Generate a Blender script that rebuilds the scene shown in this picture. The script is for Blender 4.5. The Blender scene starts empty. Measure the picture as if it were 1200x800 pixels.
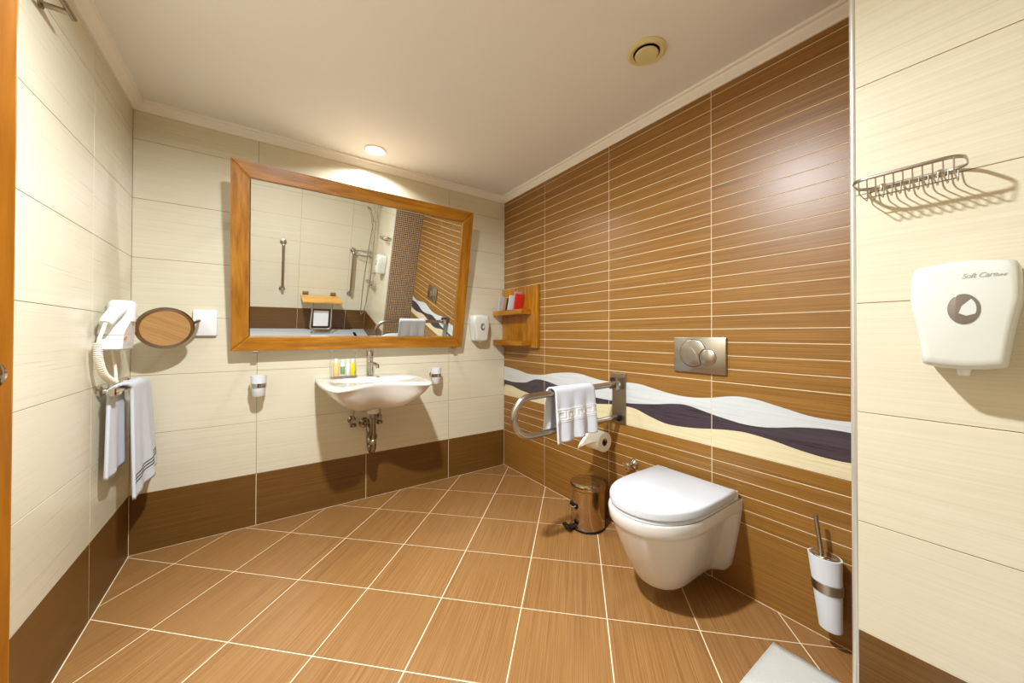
import bpy, bmesh, math, random
from mathutils import Vector, Matrix
from math import sin, cos, pi, radians

sc = bpy.context.scene
COL = sc.collection
random.seed(7)

# ------------------------------------------------------------------ camera
F_PX, PPX, PPY = 421.57, 4.882, -11.205
YAW, PITCH, ROLL = 0.61387, 0.00862, 0.00222
CAM = Vector((-1.7003, -2.5928, 1.1101))
_f = Vector((sin(YAW)*cos(PITCH), cos(YAW)*cos(PITCH), sin(PITCH)))
_r = Vector((cos(YAW), -sin(YAW), 0)); _u = _r.cross(_f)
R_ = _r*cos(ROLL) + _u*sin(ROLL); U_ = -_r*sin(ROLL) + _u*cos(ROLL)
cd = bpy.data.cameras.new('camera'); cam = bpy.data.objects.new('camera', cd); COL.objects.link(cam)
m = Matrix((R_, U_, -_f)).transposed().to_4x4(); m.translation = CAM
cam.matrix_world = m
cd.sensor_width = 36; cd.sensor_fit = 'HORIZONTAL'; cd.lens = F_PX*36/1200
cd.shift_x = -PPX/1200; cd.shift_y = PPY/1200
cd.clip_start = 0.02; cd.clip_end = 50
sc.camera = cam

# ------------------------------------------------------------------ world, exposure
w = bpy.data.worlds.new('world'); sc.world = w; w.use_nodes = True
w.node_tree.nodes['Background'].inputs[0].default_value = (0.5, 0.5, 0.5, 1)
w.node_tree.nodes['Background'].inputs[1].default_value = 0.05
sc.view_settings.view_transform = 'Standard'; sc.view_settings.look = 'None'
sc.view_settings.exposure = 0.0; sc.view_settings.gamma = 1.0
sc.view_settings.use_curve_mapping = False
sc.cycles.use_denoising = True
sc.cycles.max_bounces = 10; sc.cycles.diffuse_bounces = 6; sc.cycles.glossy_bounces = 6
sc.cycles.sample_clamp_indirect = 8.0; sc.cycles.blur_glossy = 0.5

# ------------------------------------------------------------------ lamps (two recessed downlights)
LAMP_COL = (0.91, 0.955, 1.0)
LAMPS = [(-1.53, -1.66, 76.0, 172), (-1.12, -0.20, 12.0, 150)]
CEIL = 2.29
def add_lamp(x, y, watt, spread):
    l = bpy.data.lights.new('downlight_beam', 'AREA'); l.shape = 'DISK'; l.size = 0.09; l.spread = radians(spread)
    l.energy = watt; l.color = LAMP_COL
    o = bpy.data.objects.new('downlight_beam', l); COL.objects.link(o)
    o.location = (x, y, CEIL-0.012)
for a in LAMPS: add_lamp(*a)

# ------------------------------------------------------------------ room numbers
W, YF, XC, YE, H = 2.2425, 3.24, -0.3494, -2.31, 2.245
T = 0.606

# ------------------------------------------------------------------ helpers
def lin(r, g, b):
    f = lambda c: (c/255/12.92) if c/255 <= 0.04045 else ((c/255+0.055)/1.055)**2.4
    return (f(r), f(g), f(b), 1)
def new_mat(name):
    mt = bpy.data.materials.new(name); mt.use_nodes = True
    nt = mt.node_tree; return mt, nt, nt.nodes['Principled BSDF']
def mat(name, rgb, rough=0.5, metal=0.0, trans=0.0, ior=1.45, bump=0.0, bscale=200, emit=None, coat=0.0, alpha=1.0, sss=0.0):
    mt, nt, b = new_mat(name)
    b.inputs['Base Color'].default_value = lin(*rgb)
    b.inputs['Roughness'].default_value = rough; b.inputs['Metallic'].default_value = metal
    b.inputs['Transmission Weight'].default_value = trans; b.inputs['IOR'].default_value = ior
    b.inputs['Coat Weight'].default_value = coat
    if sss: b.inputs['Subsurface Weight'].default_value = sss; b.inputs['Subsurface Scale'].default_value = 0.01
    if emit:
        b.inputs['Emission Color'].default_value = lin(*emit[0]); b.inputs['Emission Strength'].default_value = emit[1]
    tc = nt.nodes.new('ShaderNodeTexCoord'); nz = nt.nodes.new('ShaderNodeTexNoise')
    nz.inputs['Scale'].default_value = bscale; nz.inputs['Detail'].default_value = 3
    nt.links.new(tc.outputs['Object'], nz.inputs['Vector'])
    if bump:
        bp = nt.nodes.new('ShaderNodeBump'); bp.inputs['Strength'].default_value = bump; bp.inputs['Distance'].default_value = 0.002
        nt.links.new(nz.outputs['Fac'], bp.inputs['Height']); nt.links.new(bp.outputs['Normal'], b.inputs['Normal'])
    return mt
def grain(name, cols, scale=(1.3, 45, 45), rough=0.35, bump=0.08, nscale=3.0, vary=0.06, axis='X', rough_var=0.1, spec=0.5):
    """streaky grain along local X of each object, shifted per object"""
    mt, nt, b = new_mat(name); N = nt.nodes.new; L = nt.links.new
    tc = N('ShaderNodeTexCoord'); oi = N('ShaderNodeObjectInfo')
    ml = N('ShaderNodeMath'); ml.operation = 'MULTIPLY'; ml.inputs[1].default_value = 37.0; L(oi.outputs['Random'], ml.inputs[0])
    va = N('ShaderNodeVectorMath'); va.operation = 'ADD'
    L(tc.outputs['Object'], va.inputs[0]); L(ml.outputs[0], va.inputs[1])
    mp = N('ShaderNodeMapping'); mp.inputs['Scale'].default_value = scale; L(va.outputs[0], mp.inputs['Vector'])
    nz = N('ShaderNodeTexNoise'); nz.inputs['Scale'].default_value = nscale; nz.inputs['Detail'].default_value = 8
    nz.inputs['Roughness'].default_value = 0.62; nz.inputs['Distortion'].default_value = 0.15
    L(mp.outputs[0], nz.inputs['Vector'])
    cr = N('ShaderNodeValToRGB'); e = cr.color_ramp.elements
    pos = [0.30, 0.5, 0.70] if len(cols) == 3 else [0.3, 0.7]
    e[0].position = pos[0]; e[0].color = lin(*cols[0]); e[1].position = pos[-1]; e[1].color = lin(*cols[-1])
    if len(cols) == 3:
        k = e.new(pos[1]); k.color = lin(*cols[1])
    L(nz.outputs['Fac'], cr.inputs['Fac'])
    hs = N('ShaderNodeHueSaturation')
    mr = N('ShaderNodeMapRange'); mr.inputs['To Min'].default_value = 1-vary; mr.inputs['To Max'].default_value = 1+vary
    L(oi.outputs['Random'], mr.inputs['Value']); L(mr.outputs[0], hs.inputs['Value']); L(cr.outputs[0], hs.inputs['Color'])
    L(hs.outputs[0], b.inputs['Base Color'])
    rr = N('ShaderNodeMapRange'); rr.inputs['To Min'].default_value = rough-rough_var; rr.inputs['To Max'].default_value = rough+rough_var
    L(nz.outputs['Fac'], rr.inputs['Value']); L(rr.outputs[0], b.inputs['Roughness'])
    b.inputs['Specular IOR Level'].default_value = spec
    bp = N('ShaderNodeBump'); bp.inputs['Strength'].default_value = bump; bp.inputs['Distance'].default_value = 0.001
    L(nz.outputs['Fac'], bp.inputs['Height']); L(bp.outputs['Normal'], b.inputs['Normal'])
    return mt

M = {}
M['cream'] = grain('cream_tile', [(204, 196, 170), (211, 204, 179), (216, 210, 187)], (0.6, 90, 90), 0.28, 0.004, 2.5, 0.010, rough_var=0.02)
M['brown'] = grain('brown_tile', [(104, 68, 22), (139, 97, 39), (162, 118, 55)], (0.7, 125, 125), 0.35, 0.012, 3.0, 0.04, rough_var=0.05)
M['dark_brown'] = grain('dark_brown_tile', [(82, 53, 16), (102, 69, 25), (120, 84, 35)], (0.7, 125, 125), 0.35, 0.012, 3.0, 0.04, rough_var=0.05)
M['floor_tile'] = grain('floor_tile', [(119, 80, 40), (145, 104, 58), (166, 125, 77)], (0.8, 115, 115), 0.33, 0.015, 3.0, 0.03)
M['violet'] = grain('violet_tile', [(52, 42, 50), (66, 56, 64), (78, 68, 74)], (1.2, 40, 40), 0.3, 0.05, 3.0, 0.0)
M['pale'] = grain('pale_tile', [(192, 197, 196), (202, 207, 207), (210, 215, 215)], (1.2, 40, 40), 0.3, 0.04, 3.0, 0.0)
M['ivory'] = grain('ivory_tile', [(208, 196, 154), (218, 207, 168), (224, 214, 178)], (1.2, 40, 40), 0.3, 0.04, 3.0, 0.0)
M['teak'] = grain('teak_wood', [(128, 78, 8), (158, 102, 17), (180, 123, 34)], (2.2, 22, 22), 0.33, 0.10, 2.4, 0.08)
M['door_wood'] = grain('door_wood', [(128, 74, 6), (154, 94, 14), (172, 110, 26)], (2.0, 18, 18), 0.3, 0.08, 2.2, 0.05)
M['seat_wood'] = grain('seat_wood', [(190, 130, 50), (220, 165, 80), (235, 185, 100)], (2.0, 26, 26), 0.4, 0.08, 2.4, 0.06)
M['grout_light'] = mat('pale_grout', (232, 216, 182), 0.8, bump=0.2)
M['grout_tan'] = mat('tan_grout', (140, 104, 54), 0.85, bump=0.2)
M['ceiling'] = mat('ceiling_paint', (232, 230, 224), 0.75, bump=0.05, bscale=90)
M['crown'] = mat('crown_plaster', (238, 234, 224), 0.55, bump=0.03)
M['plaster'] = mat('hall_plaster', (214, 200, 172), 0.8, bump=0.05)
M['ceramic'] = mat('white_ceramic', (220, 218, 212), 0.08, coat=0.5)
M['plastic'] = mat('white_plastic', (228, 230, 230), 0.28)
M['dispenser'] = mat('off_white_plastic', (208, 210, 200), 0.3)
M['chrome'] = mat('chrome', (205, 200, 192), 0.10, 1.0)
M['dark_chrome'] = mat('aged_chrome', (150, 138, 120), 0.22, 1.0)
M['steel'] = mat('brushed_steel', (178, 170, 158), 0.30, 1.0, bump=0.03, bscale=400)
M['steel_bin'] = mat('polished_steel', (196, 176, 146), 0.12, 1.0)
M['mirror'] = mat('mirror_glass', (238, 240, 238), 0.0, 1.0)
M['trim_metal'] = mat('corner_trim', (214, 214, 204), 0.3, 0.6)
M['black'] = mat('black_rubber', (18, 16, 15), 0.5)
M['dark'] = mat('dark_void', (14, 11, 8), 0.8)
M['towel'] = mat('white_towel', (214, 219, 227), 0.95, bump=0.9, bscale=900)
M['stripe'] = mat('dark_stripe', (46, 36, 24), 0.9)
M['emboss'] = mat('woven_band', (240, 240, 238), 0.85, bump=0.2)
M['lid'] = mat('toilet_lid_plastic', (206, 211, 217), 0.2)
M['mat_cloth'] = mat('bath_mat_cloth', (200, 202, 194), 0.9, bump=0.9, bscale=260)
M['tray'] = mat('shower_tray', (214, 218, 218), 0.35, bump=0.1, bscale=120)
M['paper'] = mat('tissue_paper', (246, 243, 236), 0.9, bump=0.3, bscale=300)
M['paper_end'] = mat('tissue_roll_end', (232, 214, 178), 0.95)
M['card'] = mat('cardboard_core', (110, 84, 56), 0.9)
M['clear'] = mat('clear_acrylic', (250, 250, 250), 0.03, trans=0.95, ior=1.3)
M['lens'] = mat('grey_lens', (120, 112, 100), 0.08, coat=0.6)
M['lens_light'] = mat('lens_soap_bag', (205, 208, 204), 0.25)
M['print'] = mat('grey_print', (150, 160, 152), 0.5)
M['label_orange'] = mat('orange_label', (238, 196, 120), 0.4)
M['label_yellow'] = mat('yellow_bottle', (240, 208, 20), 0.25)
M['label_green'] = mat('green_stripe', (120, 160, 110), 0.4)
M['frost'] = mat('frosted_glass', (218, 224, 230), 0.35)
M['vent'] = mat('vent_plastic', (216, 204, 150), 0.5)
M['vent_dark'] = mat('vent_gap', (34, 22, 6), 0.8)
M['glow'] = mat('lamp_diffuser', (255, 255, 255), 0.4, emit=((255, 252, 244), 6.0))
M['lamp_ring'] = mat('lamp_ring', (244, 244, 240), 0.35)
M['cord'] = mat('cream_cord', (236, 230, 208), 0.45)
M['amber'] = mat('switch_amber', (224, 150, 96), 0.4)
M['book_blue'] = mat('blue_white_sachet', (190, 200, 214), 0.4)
M['book_white'] = mat('white_sachet', (232, 230, 228), 0.4)
M['book_red'] = mat('red_sachet', (206, 44, 32), 0.35)
M['book_lilac'] = mat('lilac_sachet', (178, 168, 196), 0.4)
M['book_dark'] = mat('dark_sachet', (60, 52, 50), 0.4)
M['book_tan'] = mat('tan_sachet', (206, 176, 132), 0.4)
# mosaic: one random brown per tessera
mt, nt, b = new_mat('brown_mosaic'); N = nt.nodes.new; L = nt.links.new
tc = N('ShaderNodeTexCoord'); vs = N('ShaderNodeVectorMath'); vs.operation = 'SNAP'; vs.inputs[1].default_value = (0.0233, 10, 0.0233)
va = N('ShaderNodeVectorMath'); va.operation = 'ADD'; va.inputs[1].default_value = (0.0001, 0.5, 0.0001)
L(tc.outputs['Object'], va.inputs[0]); L(va.outputs[0], vs.inputs[0])
wn = N('ShaderNodeTexWhiteNoise'); L(vs.outputs[0], wn.inputs['Vector'])
cr = N('ShaderNodeValToRGB'); cr.color_ramp.elements[0].color = lin(42, 25, 15); cr.color_ramp.elements[1].color = lin(112, 80, 54)
k = cr.color_ramp.elements.new(0.6); k.color = lin(72, 45, 28)
L(wn.outputs['Value'], cr.inputs['Fac']); L(cr.outputs[0], b.inputs['Base Color']); b.inputs['Roughness'].default_value = 0.2
M['mosaic'] = mt
M['mosaic_grout'] = mat('mosaic_grout', (206, 180, 144), 0.85)

def finish(name, bm, material, parent=None, smooth=False, loc=None, rot=None):
    bmesh.ops.recalc_face_normals(bm, faces=bm.faces[:])
    me = bpy.data.meshes.new(name); bm.to_mesh(me); bm.free()
    return from_mesh(name, me, material, parent, smooth, loc, rot)
def from_mesh(name, me, material, parent=None, smooth=False, loc=None, rot=None):
    if material and not me.materials:
        for mm in (material if isinstance(material, list) else [material]): me.materials.append(mm)
    if smooth:
        for p in me.polygons: p.use_smooth = True
        if smooth != 'all':
            try: me.set_sharp_from_angle(angle=radians(40))
            except Exception: pass
    o = bpy.data.objects.new(name, me); COL.objects.link(o)
    if parent: o.parent = parent
    if loc is not None: o.location = loc
    if rot is not None: o.rotation_euler = rot
    return o
def tag(o, label, cat, group=None, kind=None):
    if label: o['label'] = label
    if cat: o['category'] = cat
    if group: o['group'] = group
    if kind: o['kind'] = kind
    return o
def thing(name, label, cat, loc=(0, 0, 0), rot=(0, 0, 0), group=None):
    o = bpy.data.objects.new(name, None); COL.objects.link(o); o.empty_display_size = 0.05
    o.location = loc; o.rotation_euler = rot
    return tag(o, label, cat, group)
def copy_tree(o, parent=None):
    c = o.copy(); COL.objects.link(c)
    if parent: c.parent = parent
    for ch in [x for x in bpy.data.objects if x.parent == o]: copy_tree(ch, c)
    return c
BK, BR, LF, FR = 0.0, -pi/2, pi/2, pi         # wall frames: local x along the wall, -y out of the wall

def box(bm, x0, x1, y0, y1, z0, z1, bev=0.0, seg=2):
    r = bmesh.ops.create_cube(bm, size=1.0)
    vs = r['verts']
    for v in vs:
        v.co = Vector((x0+(v.co.x+.5)*(x1-x0), y0+(v.co.y+.5)*(y1-y0), z0+(v.co.z+.5)*(z1-z0)))
    if bev:
        ed = list({e for v in vs for e in v.link_edges})
        bmesh.ops.bevel(bm, geom=ed, offset=bev, segments=seg, profile=0.5, affect='EDGES')
    return bm
def bx(*a, **k): return box(bmesh.new(), *a, **k)
def lathe(bm, prof, n=32, axis='Z', center=(0, 0, 0), cap=True):
    """prof: list of (radius, height)"""
    rings = []; c = Vector(center)
    for r, h in prof:
        ring = []
        for i in range(n):
            a = 2*pi*i/n; p = Vector((r*cos(a), r*sin(a), h))
            if axis == 'Y': p = Vector((p.x, -p.z, p.y))     # height runs to -Y (out of the wall)
            if axis == 'X': p = Vector((p.z, p.x, p.y))
            ring.append(bm.verts.new(c+p))
        rings.append(ring)
    for a, b_ in zip(rings, rings[1:]):
        for i in range(n): bm.faces.new((a[i], a[(i+1) % n], b_[(i+1) % n], b_[i]))
    if cap:
        bm.faces.new(list(reversed(rings[0]))); bm.faces.new(rings[-1])
    return bm
def smooth_path(pts, r, n=6):
    """rounds the corners of a polyline with radius r"""
    pts = [Vector(p) for p in pts]; out = [pts[0]]
    for a, b_, c in zip(pts, pts[1:], pts[2:]):
        d1 = (a-b_); d2 = (c-b_); l = min(r, d1.length*.49, d2.length*.49)
        p, q = b_+d1.normalized()*l, b_+d2.normalized()*l
        for i in range(n+1):
            t = i/n; out.append(p*(1-t)**2 + b_*2*t*(1-t) + q*t*t)
    out.append(pts[-1]); return out
def tube(bm, pts, r, n=12, cap=True, flat=None):
    pts = [Vector(p) for p in pts]; rings = []
    t0 = (pts[1]-pts[0]).normalized()
    up = Vector((0, 0, 1)) if abs(t0.z) < 0.9 else Vector((1, 0, 0))
    nrm = t0.cross(up).normalized()
    for i, p in enumerate(pts):
        t = ((pts[min(i+1, len(pts)-1)]-pts[max(i-1, 0)])).normalized()
        nrm = (nrm - t*nrm.dot(t)).normalized(); bn = t.cross(nrm)
        rr = r[i] if isinstance(r, (list, tuple)) else r
        ra, rb = (rr, rr) if flat is None else flat
        rings.append([bm.verts.new(p + nrm*ra*cos(2*pi*k/n) + bn*rb*sin(2*pi*k/n)) for k in range(n)])
    for a, b_ in zip(rings, rings[1:]):
        for i in range(n): bm.faces.new((a[i], a[(i+1) % n], b_[(i+1) % n], b_[i]))
    if cap: bm.faces.new(list(reversed(rings[0]))); bm.faces.new(rings[-1])
    return bm
def loft(bm, secs, cap0=True, cap1=True, closed=True):
    rings = [[bm.verts.new(Vector(p)) for p in s] for s in secs]; n = len(rings[0])
    for a, b_ in zip(rings, rings[1:]):
        for i in range(n if closed else n-1): bm.faces.new((a[i], a[(i+1) % n], b_[(i+1) % n], b_[i]))
    if cap0: bm.faces.new(list(reversed(rings[0])))
    if cap1: bm.faces.new(rings[-1])
    return bm
def prism(bm, poly, f0, f1):
    """poly: 2-D points; f0,f1 map (a,b) to 3-D for both ends"""
    return loft(bm, [[f0(*p) for p in poly], [f1(*p) for p in poly]])
def rrect(w, h, r, n=5, cx=0, cy=0):
    out = []
    for (sx, sy, a0) in ((1, 1, 0), (-1, 1, pi/2), (-1, -1, pi), (1, -1, 3*pi/2)):
        for i in range(n+1):
            a = a0+pi/2*i/n; out.append((cx+sx*(w/2-r)+r*cos(a), cy+sy*(h/2-r)+r*sin(a)))
    return out
def add_mod(o, kind, **kw):
    md = o.modifiers.new(kind.lower(), kind)
    for k_, v in kw.items(): setattr(md, k_, v)
    return md

# ------------------------------------------------------------------ setting: shells
def shell(name, bm, mts, kind='structure'):
    o = finish(name, bm, mts); o['kind'] = kind; return o
TH = 0.0014     # tile proud of its bed
bm = bx(-W-0.12, 0.0, TH, 0.12, 0, CEIL); wall_back = shell('wall_back', bm, M['grout_tan'])
bm = bx(TH, 0.12, YE-0.0, 0.12, 0, CEIL); wall_right = shell('wall_right', bm, M['grout_light'])
bm = bx(XC+TH, 0.12, -YF-0.12, YE-TH, 0, CEIL); wall_shower = shell('wall_shower', bm, M['grout_tan'])
bm = bx(-W-0.12, XC+TH, -YF-0.12, -YF-TH, 0, CEIL); wall_front = shell('wall_front', bm, M['grout_tan'])
DY0, DY1, DZ = -2.66, -1.86, 2.06      # doorway in the left wall
bm = bx(-W-0.12, -W-TH, DY1, 0.0, 0, CEIL); box(bm, -W-0.12, -W-TH, -YF, DY0, 0, CEIL); box(bm, -W-0.12, -W-TH, DY0, DY1, DZ, CEIL)
wall_left = shell('wall_left', bm, M['grout_tan'])
bm = bx(-W-0.12, 0.12, -YF-0.12, 0.12, CEIL, CEIL+0.08); ceiling = shell('ceiling', bm, M['ceiling'])
bm = bx(-W-0.12, 0.12, -YF-0.12, 0.12, -0.1, -TH); floor = shell('floor', bm, M['grout_light'])
# hallway beyond the doorway
bm = bx(-W-1.3, -W-1.2, DY0-0.4, DY1+0.4, 0, CEIL); box(bm, -W-1.3, -W-0.12, DY0-0.5, DY0-0.4, 0, CEIL); box(bm, -W-1.3, -W-0.12, DY1+0.4, DY1+0.5, 0, CEIL)
box(bm, -W-1.3, -W-0.12, DY0-0.5, DY1+0.5, CEIL, CEIL+0.05); box(bm, -W-1.3, -W-0.12, DY0-0.5, DY1+0.5, -0.06, 0.0)
shell('wall_hallway', bm, M['plaster'])

_tile_cache = {}
def tile_mesh(w_, h_, mt, bev=0.0007, t=TH+0.0005):
    key = (round(w_, 4), round(h_, 4), mt.name)
    if key in _tile_cache: return _tile_cache[key]
    bm = bmesh.new()
    a = [(-w_/2, -h_/2), (w_/2, -h_/2), (w_/2, h_/2), (-w_/2, h_/2)]
    back = [bm.verts.new((x, t, z)) for x, z in a]; mid = [bm.verts.new((x, bev*.6, z)) for x, z in a]
    fr = [bm.verts.new((x-math.copysign(bev, x), 0, z-math.copysign(bev, z))) for x, z in a]
    for p, q in ((back, mid), (mid, fr)):
        for i in range(4): bm.faces.new((p[i], p[(i+1) % 4], q[(i+1) % 4], q[i]))
    bm.faces.new(fr)
    bmesh.ops.recalc_face_normals(bm, faces=bm.faces[:])
    me = bpy.data.meshes.new('tile'); bm.to_mesh(me); bm.free(); me.materials.append(mt)
    _tile_cache[key] = me; return me
def tiles(parent, origin, rot, L, joints, zs, mats, gv=0.002, gh=0.002, name='tile'):
    """tiles on a wall from local x 0..L, vertical joints at `joints`, horizontal at `zs`; mats[i] for row i"""
    xs = [0.0]+[j for j in sorted(joints) if 0.004 < j < L-0.004]+[L]
    ox, oy = origin; c, s = cos(rot), sin(rot)
    for k_ in range(len(zs)-1):
        z0, z1 = zs[k_], zs[k_+1]
        for x0, x1 in zip(xs, xs[1:]):
            me = tile_mesh(x1-x0-gv, z1-z0-gh, mats[k_])
            xm = (x0+x1)/2
            from_mesh(name, me, None, parent, loc=(ox+c*xm, oy+s*xm, (z0+z1)/2), rot=(0, 0, rot))
ROWS = [0.3*i for i in range(8)]+[CEIL-0.01]
CR = [M['dark_brown']]+[M['cream']]*7
jb = [W-(0.5138+T*i) for i in range(0, 4)]
tiles(wall_back, (-W, 0), BK, W, jb, ROWS, CR)
# left wall (local x runs towards the back wall)
jl = [YF-(0.50+T*i) for i in range(0, 6)]
tiles(wall_left, (-W, DY1), LF, -DY1, [j-(YF+DY1) for j in jl], ROWS, CR)
tiles(wall_left, (-W, -YF), LF, DY0+YF, jl[-1:], ROWS, CR)
tiles(wall_left, (-W, DY0), LF, DY1-DY0, [0.3], [DZ, CEIL-0.01], [M['cream']])
# front wall of the shower, cream shower wall
tiles(wall_front, (XC, -YF), FR, W+XC, [0.27+T*i for i in range(4)], ROWS, CR)
tiles(wall_shower, (XC, YE), BR, YF+YE, [0.62], ROWS, CR)
# pale grout lines show only between the dark base tiles: a light strip bed behind them
for nm, x0, x1, y0, y1 in (('back', -W, 0, TH-0.0012, TH), ('left', -W-TH, -W-TH+0.0012, DY1, 0.0), ('front', -W, XC, -YF-TH, -YF-TH+0.0012)):
    p = {'back': wall_back, 'left': wall_left, 'front': wall_front}[nm]
    finish('grout_bed', bx(x0, x1, y0, y1, 0, 0.2985), M['grout_light'], p)
# grooved brown wall: six-centimetre strips, a wavy decor row and plain base tiles
jr = [0.5432+0.604*i for i in range(3)]; LR = -YE
tiles(wall_right, (0, 0), BR, LR, jr, [0, 0.3], [M['brown']], 0.0032, 0.0034)
tiles(wall_right, (0, 0), BR, LR, jr, [0.3+0.06*i for i in range(6)], [M['brown']]*5, 0.0034, 0.0032, 'tile_strip')
tiles(wall_right, (0, 0), BR, LR, jr, [0.9+0.06*i for i in range(23)]+[CEIL-0.01], [M['brown']]*23, 0.0034, 0.0032, 'tile_strip')
UP = [(-0.001, 0.841), (-0.195, 0.827), (-0.356, 0.807), (-0.533, 0.817), (-0.657, 0.84), (-0.805, 0.856), (-0.909, 0.857), (-1.006, 0.844), (-1.09, 0.834), (-1.18, 0.833), (-1.274, 0.841), (-1.365, 0.841), (-1.47, 0.824), (-1.566, 0.812), (-1.654, 0.81), (-1.752, 0.822), (-1.812, 0.836), (-1.868, 0.844), (-1.935, 0.841), (-1.997, 0.829), (-2.055, 0.817), (-2.109, 0.806), (-2.16, 0.802), (-2.231, 0.806), (-2.32, 0.82)]
DK = [(-0.001, 0.728), (-0.121, 0.722), (-0.312, 0.736), (-0.431, 0.772), (-0.533, 0.776), (-0.657, 0.761), (-0.8, 0.734), (-0.92, 0.723), (-1.05, 0.722), (-1.18, 0.722), (-1.274, 0.724), (-1.365, 0.733), (-1.469, 0.748), (-1.566, 0.765), (-1.637, 0.768), (-1.751, 0.747), (-1.811, 0.737), (-1.882, 0.728), (-1.947, 0.729), (-2.008, 0.738), (-2.065, 0.752), (-2.132, 0.763), (-2.182, 0.767), (-2.231, 0.767), (-2.32, 0.76)]
DL = [(-0.002, 0.687), (-0.121, 0.687), (-0.243, 0.667), (-0.378, 0.657), (-0.533, 0.665), (-0.66, 0.681), (-0.8, 0.69), (-0.95, 0.672), (-1.1, 0.69), (-1.2, 0.702), (-1.274, 0.704), (-1.337, 0.7), (-1.418, 0.677), (-1.518, 0.656), (-1.611, 0.658), (-1.696, 0.668), (-1.751, 0.678), (-1.811, 0.687), (-1.882, 0.693), (-1.947, 0.689), (-2.008, 0.681), (-2.065, 0.67), (-2.119, 0.663), (-2.169, 0.659), (-2.23, 0.66), (-2.32, 0.672)]
def curve(tab, y):
    x = -y; P = [(-a, b_) for a, b_ in tab]
    for i in range(len(P)-1):
        if P[i][0] <= x <= P[i+1][0] or i == len(P)-2:
            p0 = P[max(i-1, 0)][1]; p1 = P[i][1]; p2 = P[i+1][1]; p3 = P[min(i+2, len(P)-1)][1]
            t = (x-P[i][0])/(P[i+1][0]-P[i][0]); t = min(max(t, 0), 1)
            return 0.5*(2*p1+(p2-p0)*t+(2*p0-5*p1+4*p2-p3)*t*t+(3*p1-p0-3*p2+p3)*t**3)
xs = [0]+jr+[LR]
for x0, x1 in zip(xs, xs[1:]):
    a, b_ = x0+0.0015, x1-0.0015; n = 28; xm = (x0+x1)/2
    bm = bmesh.new(); rows = []
    for i in range(n+1):
        x = a+(b_-a)*i/n; zz = [0.6015, curve(DL, -x), curve(DK, -x), curve(UP, -x), 0.8985]
        rows.append([bm.verts.new((x-xm, 0, z-0.75)) for z in zz])
    for r0, r1 in zip(rows, rows[1:]):
        for k_ in range(4):
            f = bm.faces.new((r0[k_], r1[k_], r1[k_+1], r0[k_+1])); f.material_index = k_
    for y0_, top in ((0, 0),):   # rim sides
        per = [r[0] for r in rows]+[rows[-1][k_] for k_ in range(1, 5)]+[r[4] for r in reversed(rows[:-1])]+[rows[0][k_] for k_ in (3, 2, 1)]
        bk = [bm.verts.new((v.co.x, TH+0.0005, v.co.z)) for v in per]
        for i in range(len(per)): bm.faces.new((per[i], bk[i], bk[(i+1) % len(per)], per[(i+1) % len(per)]))
    finish('decor_tile', bm, [M['ivory'], M['violet'], M['pale'], M['brown']], wall_right, loc=(0, -xm, 0.75), rot=(0, 0, BR))
# mosaic return face between brown wall and shower wall
bm = bmesh.new(); P = 0.0233
box(bm, XC+0.001, 0.0, YE-0.004, YE-0.0008, 0, CEIL); 
finish('mosaic_grout', bm, M['mosaic_grout'], wall_shower)
bm = bmesh.new(); nx = 15; nz = int(CEIL/P)
for i in range(nx):
    for j in range(nz):
        x0, x1, z0, z1 = -15*P+i*P+.0027, -15*P+(i+1)*P-.0027, j*P+.0027, (j+1)*P-.0027
        y1, y0 = 0.0004, -0.0012
        v = [bm.verts.new(c) for c in ((x0, y0, z0), (x1, y0, z0), (x1, y0, z1), (x0, y0, z1), (x0+.001, y1, z0+.001), (x1-.001, y1, z0+.001), (x1-.001, y1, z1-.001), (x0+.001, y1, z1-.001))]
        bm.faces.new(v[4:8])
        for q in range(4): bm.faces.new((v[q], v[(q+1) % 4], v[4+(q+1) % 4], v[4+q]))
o = finish('mosaic_tesserae', bm, M['mosaic'], wall_shower, loc=(0, YE-0.0002, 0)); o['kind'] = 'stuff'
# metal trim on the projecting corner
bm = bmesh.new()
tube(bm, [(XC+0.006, YE-0.005, 0.0), (XC+0.006, YE-0.005, CEIL)], 0.0085, 16)
shell('trim_1', bm, M['trim_metal'])
# crown moulding: one mitred ring around the room
room = [(-W, 0), (0, 0), (0, YE), (XC, YE), (XC, -YF), (-W, -YF)]
prof = [(0.0, 2.245), (0.008, 2.245), (0.012, 2.252), (0.03, 2.268), (0.036, 2.276), (0.047, 2.278), (0.047, CEIL), (0, CEIL)]
def ring_off(d):
    out = []; n = len(room)
    for i in range(n):
        p, a, b_ = Vector(room[i]), Vector(room[i-1]), Vector(room[(i+1) % n])
        d1 = (p-a).normalized(); d2 = (b_-p).normalized()
        n1 = Vector((d1.y, -d1.x)); n2 = Vector((d2.y, -d2.x))
        out.append(p + (n1+n2)*d/(1+n1.dot(n2)))
    return out
bm = bmesh.new(); offs = [ring_off(o_) for o_, z in prof]
R2 = [[bm.verts.new((offs[k_][i].x, offs[k_][i].y, prof[k_][1])) for k_ in range(len(prof))] for i in range(6)]
for i in range(6):
    for k_ in range(len(prof)): 
        q = (k_+1) % len(prof); bm.faces.new((R2[i][k_], R2[(i+1) % 6][k_], R2[(i+1) % 6][q], R2[i][q]))
shell('trim_2', bm, M['crown'])

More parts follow.
